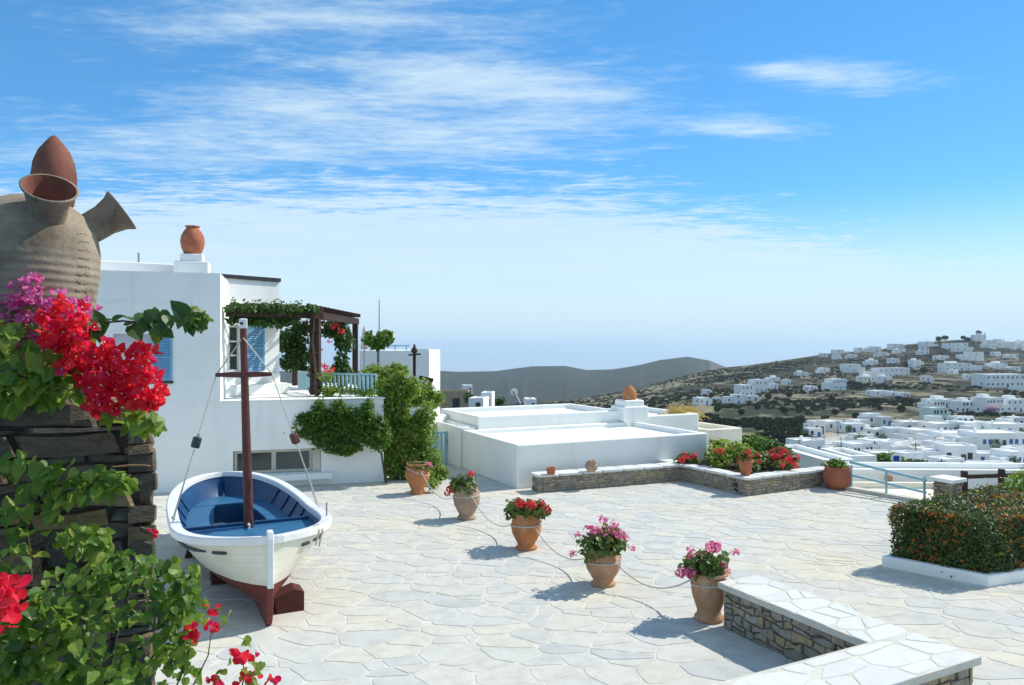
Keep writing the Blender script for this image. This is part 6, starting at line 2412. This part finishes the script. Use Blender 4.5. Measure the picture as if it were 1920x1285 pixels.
# middle rows
for (a, w, c, m_) in [((1692, 791, 1742, 812), 2, None, m_tw2), ((1742, 794, 1800, 818), 4, None, m_tw2), ((1802, 792, 1860, 815), 3, None, m_tw), ((1862, 795, 1925, 818), 3, None, m_tw), ((1632, 805, 1668, 824), 2, None, m_tw2),
                      ((1666, 803, 1702, 826), 3, None, m_tw), ((1600, 815, 1640, 832), 2, None, m_tw2), ((1703, 806, 1760, 832), 4, None, m_tw2), ((1764, 812, 1830, 838), 5, None, m_tw), ((1832, 812, 1928, 846), 7, 'blue', m_tw)]:
    T(*a, 'middle town row', ((a[0] * 3) % 7 - 3) * .07, wins=w, wcol=c, mat=m_)
# front rows
for (a, w, c, m_) in [((1488, 826, 1548, 858), 2, None, m_tw), ((1546, 832, 1580, 852), 2, 'brown', m_tw2), ((1584, 832, 1640, 858), 5, None, m_tw), ((1640, 828, 1688, 856), 3, None, m_tw), ((1690, 830, 1738, 856), 2, 'brown', m_tw2), ((1740, 828, 1772, 872), 2, 'brown', m_tw),
                      ((1772, 846, 1830, 874), 4, None, m_tw), ((1832, 850, 1880, 876), 3, 'blue', m_tw), ((1880, 846, 1940, 882), 4, 'blue', m_tw), ((1774, 876, 1840, 896), 3, None, m_tw2), ((1846, 874, 1930, 898), 4, None, m_tw), ((1694, 862, 1736, 884), 2, None, m_tw2)]:
    T(*a, 'front town row', ((a[0] * 3) % 7 - 3) * .06, wins=w, wcol=c, mat=m_, storeys=1)

_fr = random.Random(4)
for (a, b_) in [(1325, 738), (1345, 752), (1412, 752), (1452, 730), (1476, 722), (1505, 706), (1522, 735), (1545, 672), (1600, 672), (1655, 668), (1660, 716), (1690, 662), (1735, 664), (1740, 716), (1790, 702), (1815, 712), (1870, 668), (1900, 672), (1905, 696), (1570, 676)]:
    hw = _fr.uniform(12, 24)
    T(a - hw / 2, b_ - _fr.uniform(7, 11), a + hw / 2, b_, 'upper slope' if b_ < 705 else 'middle slope', _fr.uniform(-.4, .4), mat=_fr.choice([m_tw, m_tw, m_tw2]))
for j in range(34):
    v1 = _fr.uniform(806, 884)
    u0 = _fr.uniform(1500 + max(0, (v1 - 850) * 4.5), 1905)
    hw = _fr.uniform(.55, 1.0) * np.interp(v1, [806, 884], [36, 62])
    hh = np.interp(v1, [806, 884], [15, 24]) * _fr.uniform(.8, 1.2)
    hh *= _fr.choice([.8, 1, 1, 1.3, 1.6])
    T(u0, v1 - hh, u0 + hw, v1, 'middle town row' if v1 < 838 else 'front town row', _fr.uniform(-.6, .5), wins=_fr.choice([1, 2, 2, 3]), wcol=_fr.choice([None, None, 'blue', 'brown']), mat=_fr.choice([m_tw, m_tw, m_tw2]))

ORD = ['first', 'second', 'third', 'fourth', 'fifth', 'sixth', 'seventh', 'eighth', 'ninth', 'tenth', 'eleventh', 'twelfth', 'thirteenth', 'fourteenth', 'fifteenth', 'sixteenth', 'seventeenth', 'eighteenth', 'nineteenth', 'twentieth', 'twenty-first', 'twenty-second', 'twenty-third', 'twenty-fourth', 'twenty-fifth', 'twenty-sixth', 'twenty-seventh', 'twenty-eighth', 'twenty-ninth', 'thirtieth', 'thirty-first', 'thirty-second', 'thirty-third', 'thirty-fourth', 'thirty-fifth', 'thirty-sixth', 'thirty-seventh', 'thirty-eighth', 'thirty-ninth', 'fortieth']
WHERE = {'crest': 'on the hill crest', 'upper slope': 'on the upper hillside', 'middle slope': 'on the middle hillside', 'upper town row': 'in the top town rows', 'middle town row': 'in the middle town rows', 'front town row': 'in the front town rows'}


def flat_house(mb, w, d, h, below=2.5, rim=.28, drop=.35):
    x, y = w / 2, d / 2
    rim = min(rim, w * .2, d * .2)
    o = [(-x, -y), (x, -y), (x, y), (-x, y)]
    i_ = [(-x + rim, -y + rim), (x - rim, -y + rim), (x - rim, y - rim), (-x + rim, y - rim)]
    vs = [(a, b, -below) for a, b in o] + [(a, b, h) for a, b in o] + [(a, b, h) for a, b in i_] + [(a, b, h - drop) for a, b in i_]
    fs = []
    for k in range(4):
        j = (k + 1) % 4
        fs += [(k, j, 4 + j, 4 + k), (4 + k, 4 + j, 8 + j, 8 + k), (8 + k, 8 + j, 12 + j, 12 + k)]
    fs.append((12, 13, 14, 15))
    mb.add(vs, fs)


def build_town():
    rng = np.random.default_rng(101)
    spots = []
    for row in WHERE:
        hs = sorted([h for h in HOUSES if h['row'] == row], key=lambda h: h['u'])
        for k, h in enumerate(hs):
            D = hit_land(h['u'], h['v1'], 55)
            if row == 'crest':
                D = min(D, 985)
            X = (h['u'] - CX) / F * D
            z = H - (h['v1'] - HY) / F * D
            yw = h['yaw'] + .22
            w = (h['u1'] - h['u0']) / F * D * 1.02 / (math.cos(yw) + .55 * math.sin(abs(yw)))
            hh = (h['v1'] - h['v0']) / F * D
            dep = h['depth'] or max(3.5, min(w * .8, 9))
            dep = min(dep, w * .8)
            wn = h['wins'] if h['wins'] is not None else (1 + int(rng.integers(2)))
            wc = h['wcol']
            size = 'wide' if w > 14 else ('small' if w < 8 else 'cube-shaped')
            tone = {'town_white': 'white', 'town_offwhite': 'off-white', 'town_pale_green': 'pale green'}[h['mat'].name]
            det = {None: 'with dark windows', 'blue': 'with blue shutters', 'brown': 'with a brown door'}[wc]
            if row == 'crest':
                det = ''
            lab = f"{ORD[k]} house from left {WHERE[row]}, {size} {tone} {det}".strip().rstrip(',')
            r = thing('town_house', lab, 'house', (X, D + dep / 2, z), yw, 'white houses of the ' + ('hill' if 'slope' in row or row == 'crest' else 'town'))
            mb = MB(); flat_house(mb, w, dep, hh, below=3 + dep * .25)
            part('wall', mb, h['mat'], r, local=True)
            st = 2 if hh > 5.6 else 1
            mw = {None: m_win, 'blue': m_winb, 'brown': m_win}[wc]
            ww = min(rng.uniform(.85, 1.25), w / (wn * 2.0 + .5))
            wh = min(rng.uniform(1.1, 1.6), hh / st * .45)
            for j in range(st):
                for i in range(wn):
                    x = -w / 2 + w * (i + .5 + rng.normal() * .08) / wn
                    zz = hh / st * j + hh / st * .52
                    door = (j == 0 and i == wn // 2 and D < 700)
                    if door:
                        part('door', MB().box((x, -dep / 2 - .02, hh / st * .30), (ww * 1.05, .09, hh / st * .60)), m_brown if wc == 'brown' else (m_winb if rng.random() < .5 else m_win), r, local=True)
                    else:
                        part('window', MB().box((x, -dep / 2 - .01, zz), (ww, .08, wh)), mw, r, local=True)
            for sd in (1, -1):
                if w > 5 and row != 'crest':
                    part('window', MB().box((sd * (w / 2 + .01), rng.uniform(-.2, .2) * dep, hh / st * .55), (.08, ww, wh)), mw, r, local=True)
            if rng.random() < .45 and w > 6:
                cx = rng.uniform(-.3, .3) * w
                part('chimney', MB().box((cx, rng.uniform(-.1, .3) * dep, hh + .25), (.6, .6, 1.1)), h['mat'], r, local=True)
            elif w > 9 and rng.random() < .6:
                ux = rng.uniform(-.2, .2) * w
                mb = MB(); mb.box((ux, dep * .15, hh + .6), (w * .35, dep * .45, 2.0))
                part('roof_room', mb, h['mat'], r, local=True)
            if w > 5:
                sd = 1 if rng.random() < .5 else -1
                aw, ah, ad = w * rng.uniform(.25, .45), hh * rng.uniform(.5, .8), dep * rng.uniform(.5, .8)
                mb = MB(); flat_house(mb, aw, ad, ah, below=3 + dep * .25)
                o = part('annex', mb, h['mat'], r, local=True)
                o.location = (sd * (w / 2 + aw / 2 + .01), -dep * rng.uniform(-.15, .2), 0)
            spots.append((X, D, w))
    # church with a dark dome and bell wall on the crest
    D = 985
    c = P(1838, 640, D)
    ch = thing('hilltop_church', 'white church with small dark dome at the highest point of the hill', 'church', c)
    k = D / F
    part('nave', MB().box((0, 4, 3.2 * k / .7), (22 * k, 8, 9 * k + 4)), m_tw, ch, local=True)
    part('drum', MB().lathe([(5 * k, 0), (5 * k, 6 * k)], 14, c=(0, 3, 10 * k)), m_tw, ch, local=True)
    part('dome', MB().lathe([(5.4 * k, 0), (5 * k, 2.2 * k), (3.4 * k, 4.2 * k), (1.2 * k, 5.2 * k), (0, 5.4 * k)], 14, c=(0, 3, 15.5 * k)), m_win, ch, local=True)
    part('bell_wall', MB().box((9 * k, 1, 10 * k), (3 * k, 1.2, 12 * k)), m_tw, ch, local=True)
    return spots


SPOTS = build_town()


def lump(rng, n=1):
    """a rough leafy lump: many small faces round an uneven ball, unit size"""
    p, d = ball(26, rng, .6)
    p = p * np.array([1, 1, .72]) * (1 + .25 * np.sin(p[:, :1] * 5 + n))
    R = frames(d + rng.normal(size=d.shape) * .5, rng)
    tv = np.array([(-.34, -.28, 0), (.34, -.28, .05), (.28, .34, 0), (-.3, .3, .06)])
    v = np.einsum('nij,kj->nki', R, tv) + p[:, None, :]
    return v.reshape(-1, 3), np.array([[0, 1, 2, 3]]) + np.arange(26)[:, None] * 4


def build_scrub():
    rng = np.random.default_rng(111)
    m_scr = ML('scrub_green', [(.014, .026, .012), (.022, .036, .015), (.034, .045, .020), (.05, .052, .027)], trans=.08, rough=.95, spec=.05)
    lumps = [lump(rng, i) for i in range(4)]
    allv, allf = [], []
    o = 0
    N = 16000
    u = rng.uniform(820, 2060, N)
    D = 340 + 650 * rng.random(N) ** .9
    near = rng.random(N) < .22
    u[near] = rng.uniform(900, 1520, near.sum())
    D[near] = rng.uniform(120, 340, near.sum())
    X = (u - CX) / F * D
    dens = fbm(X / 60 + 5, D / 45, 4)
    keep = dens > -.10 + .22 * rng.random(N)
    u, D, X = u[keep], D[keep], X[keep]
    z = terrain(u, D)
    hx = np.array([(s[0], s[1], s[2]) for s in SPOTS])
    for i in range(len(u)):
        if np.any((np.abs(hx[:, 0] - X[i]) < hx[:, 2] * .65) & (D[i] - hx[:, 1] > -14) & (D[i] - hx[:, 1] < 8)):
            continue
        v, f = lumps[i % 4]
        s = rng.uniform(.5, 1.5)
        a = rng.random() * 6.28
        c, sn = math.cos(a), math.sin(a)
        vv = np.stack([(v[:, 0] * c - v[:, 1] * sn) * s * 1.3, (v[:, 0] * sn + v[:, 1] * c) * s, v[:, 2] * s + s * .4], 1) + np.array([X[i], D[i], z[i]])
        allv.append(vv); allf.append(f + o)
        o += len(v)
    me = np_mesh('hillside_scrub', np.concatenate(allv), np.concatenate(allf))
    ob = stuff(link('hillside_scrub', me, m_scr))
    tag(ob, 'dark olive scrub and bushes scattered over the terraced hillside', 'scrub')
    # dry-stone walls along the field terraces
    wb = MB()
    Dw = np.arange(345, 985, 1.2)
    lastz = None
    for uu in np.arange(1010, 2010, 5.0):
        zz = terrain(np.full_like(Dw, uu), Dw)
        jump = np.nonzero((zz[2:] - zz[:-2]) > 1.0)[0]
        prev = -99
        for j in jump:
            if Dw[j] - prev < 9:
                continue
            prev = Dw[j]
            Dd = Dw[j + 2] - .5
            Xd = (uu - CX) / F * Dd
            if vnoise(np.array([Xd / 60]), np.array([Dd / 40]))[0] < -.22:
                continue
            if np.any((np.abs(hx[:, 0] - Xd) < hx[:, 2] * .6) & (Dd - hx[:, 1] > -6) & (Dd - hx[:, 1] < 10)):
                continue
            hw_ = rng.uniform(.5, 1.0)
            wb.box((Xd, Dd, zz[j + 2] + hw_ / 2 - .5), (5.6 * Dd / F, .7, hw_ + 1.0), rz=math.atan2(-(uu - CX) / F, 1) * -.0)
    tag(stuff(part('terrace_walls', wb, MR('dry_stone_wall', [(.24, .20, .15), (.34, .29, .22), (.28, .25, .2)], scale=1.5, var=.4, bump=.6, bscale=3, bdist=.1))), 'low dry-stone walls along the field terraces of the hillside', 'stone walls')
    # single trees that stand out
    TR = [(1335, 745, 5), (1345, 772, 6), (1440, 748, 6), (1470, 775, 7), (1500, 770, 7), (1596, 726, 7), (1612, 728, 6), (1560, 752, 5), (1640, 758, 7), (1690, 772, 7), (1525, 800, 6), (1566, 778, 6), (1708, 758, 6), (1580, 770, 7), (1604, 785, 6),
          (1650, 770, 5), (1880, 812, 7), (1896, 810, 6), (1780, 780, 5), (1815, 780, 5), (1760, 640, 5), (1772, 638, 5), (1806, 637, 4), (1814, 641, 5), (1702, 690, 6), (1732, 700, 6), (1480, 745, 6), (1420, 768, 6), (1390, 778, 6), (1372, 765, 5)]
    TR.sort()
    for k, (uu, vv, size) in enumerate(TR):
        Dd = min(hit_land(uu, vv, 60), 985)
        c = P(uu, vv, Dd)
        side = ['dark olive tree', 'round dark tree', 'low spreading tree'][k % 3]
        nm = ['twenty-first', 'twenty-second', 'twenty-third', 'twenty-fourth', 'twenty-fifth', 'twenty-sixth', 'twenty-seventh', 'twenty-eighth', 'twenty-ninth', 'thirtieth']
        od = ORD[k]
        t = thing('hillside_tree', f'{side} on the far hillside, {od} from left among the single trees', 'tree', c, group='single trees on the hillside')
        s = size / F * Dd * 1.1
        p, d = ball(420, rng, .45)
        lob = norm(rng.normal(size=(6, 3)))
        p = p * (1 + .35 * np.max(d @ lob.T, axis=1, keepdims=True))
        pos = p * np.array([s, s, s * .75]) * .8 + np.array([0, 0, s * .85])
        me = scatter('crown', [(-.5, -.4, 0), (.5, -.4, .1), (.45, .5, 0), (-.5, .45, .1)], [(0, 1, 2, 3)], pos, frames(d + rng.normal(size=d.shape) * .5, rng), np.full(420, .28 * s) * rng.uniform(.6, 1.2, 420))
        stuff(link('crown', me, m_scr, t, local=True))
        part('trunk', MB().tube([(0, 0, -.6), (0, 0, s * .7)], [.14 * s ** .5, .08 * s ** .5], 6), m_bark, t, local=True)
    # blue and pink flowers and awnings round one town house
    hb = P(1858, 770, hit_land(1858, 776, 60) - 2)
    fl = thing('flowering_creeper', 'mass of pink and blue flowers on a house in the uppermost town row', 'creeper', hb - Vector((0, 0, 2.5)))
    for nm_, mt, c_, n_ in (('pink_flowers', m_bract_mag, (0, 0, 1.2), 260), ('blue_flowers', ML('flower_blue', [(.05, .10, .42), (.08, .16, .5)], trans=.2), (0, -.4, -.6), 300), ('foliage', m_leaf_dark, (0, 0, 0), 300)):
        p, d = ball(n_, rng, .2)
        q = p * np.array([4.2, 1.0, 2.0]) + np.array(hb) + np.array(c_)
        stuff(link(nm_, scatter(nm_, SML_V, SML_F, q, frames(d, rng), np.full(n_, .5)), mt, fl))
    # small trees and bushes in the gardens of the town
    GT = [(1508, 820), (1530, 846), (1592, 812), (1612, 834), (1678, 800), (1686, 842), (1728, 800), (1756, 842), (1783, 806), (1822, 842), (1845, 818), (1868, 848), (1898, 880), (1790, 872), (1745, 868), (1655, 830), (1570, 858), (1918, 822)]
    for k, (uu, vv) in enumerate(sorted(GT)):
        Dd = hit_land(uu, vv, 60) - 1.5
        c = P(uu, vv, Dd)
        t = thing('garden_tree', f'small dark green garden tree between the town houses, {ORD[k]} from left', 'tree', c, group='garden trees in the town')
        s = rng.uniform(1.0, 1.7)
        p, d = ball(260, rng, .4)
        pos = p * np.array([s, s, s * 1.1]) + np.array([0, 0, s * 1.2])
        me = scatter('crown', SML_V, SML_F, pos, frames(d + rng.normal(size=d.shape) * .6, rng), rng.uniform(.3, .6, 260))
        stuff(link('crown', me, m_leaf_dark, t, local=True))
        part('trunk', MB().tube([(0, 0, -.8), (0, 0, s)], [.1, .06], 6), m_bark, t, local=True)
    # utility poles
    POL = [(1498, 858, 36), (1523, 850, 28), (1545, 842, 26), (1577, 850, 30), (1640, 850, 24), (1698, 850, 28), (1717, 876, 46), (1765, 884, 24), (1571, 812, 22), (1885, 800, 22)]
    POL.sort()
    for k, (uu, vv, hp) in enumerate(POL):
        Dd = hit_land(uu, vv + 6, 60)
        c = P(uu, vv + 6, Dd)
        t = thing('utility_pole', f'thin dark wooden utility pole in the town, {ORD[k]} from left', 'pole', c, group='utility poles in the town')
        hh = (hp + 6) / F * Dd
        part('pole', MB().tube([(0, 0, -.5), (0, 0, hh)], [.11, .08], 7), m_wood, t, local=True)
        part('cross_arm', MB().box((0, 0, hh - .5), (1.6, .1, .1)), m_wood, t, local=True)
        part('insulator', MB().tube([(.6, 0, hh - .45), (.6, 0, hh - .25)], .05, 6), m_metal, t, local=True)
    # fields' dry-stone walls that catch the eye
    return


build_scrub()


def build_roofscape():
    """small roofs, tanks and aerials that show over the low white house"""
    r = thing('roof_aerial', 'tall thin television aerial behind the low white roofs', 'aerial', P(954, 757, 42))
    a, b = P(954, 770, 42), P(953, 700, 42)
    part('mast', MB().tube([a, b], .03, 7), m_metal, r)
    for k, (dx, w) in enumerate(((0, .5), (.18, .42), (.36, .34))):
        part('element', MB().tube([b + Vector((-w, 0, -dx - .05)), b + Vector((w, 0, -dx - .05))], .012, 5), m_metal, r)
    part('boom', MB().tube([b + Vector((0, -.6, -.1)), b + Vector((0, .5, -.1))], .015, 5), m_metal, r)
    d = thing('solar_heater', 'tilted pale solar water heater behind the low white roofs', 'water heater', P(970, 757, 44))
    R = Matrix.Rotation(math.radians(62), 3, 'Y')
    part('panel', MB().box(P(969, 745, 44), (.9, 1.6, .08), M=R), m_metal, d, bevel=.02)
    part('tank', MB().tube([P(964, 735, 43.4), P(964, 735, 45)], .22, 14), m_white, d)
    part('stand', MB().bar(P(974, 757, 44), P(964, 737, 44), .05, .05), m_metal, d)
    for i, (u0, v0, u1, v1, D, lab, mat) in enumerate([(884, 745, 912, 765, 60, 'small white rooftop hut left of the aerial', m_tw), (905, 735, 925, 765, 64, 'white stair hut with a rounded top left of the aerial', m_tw), (815, 732, 880, 765, 75, 'long ochre-walled house left behind the low roofs', m_tw2),
                                                        (985, 747, 1003, 765, 58, 'tiny white rooftop box right of the solar heater', m_tw), (868, 722, 884, 735, 90, 'small white house above the ochre-walled one', m_tw)]):
        c = P((u0 + u1) / 2, v1, D)
        t = thing('roof_hut', lab, 'hut' if i != 2 else 'house', c, .1 * i - .2)
        w, h = (u1 - u0) / F * D, (v1 - v0) / F * D
        mb = MB(); flat_house(mb, w, max(w * .8, 2), h, below=12, rim=.15, drop=.2)
        part('wall', mb, mat if i != 2 else M('ochre_wall', (.42, .33, .22), bump=.2), t, local=True)
        part('door', MB().box((w * .15, -max(w * .8, 2) / 2 - .02, h * .3), (min(.7, w * .3), .07, h * .6)), m_win, t, local=True)
    rng = np.random.default_rng(121)
    for lab, u, v, D, ru, rv in [('dark green bush between the ochre house and the white huts', 880, 745, 70, 14, 10), ('grey-green bush right of the white stair hut', 935, 752, 66, 14, 8)]:
        c = P(u, v, D)
        t = thing('roofside_bush', lab, 'shrub', c - Vector((0, 0, 2)))
        leafy(t, [(c, ru / F * D, .6, rv / F * D, 1)], 500, .2, m_leaf_dark, rng)
        twig(t, [c - Vector((0, 0, 2)), c], .06)


build_roofscape()
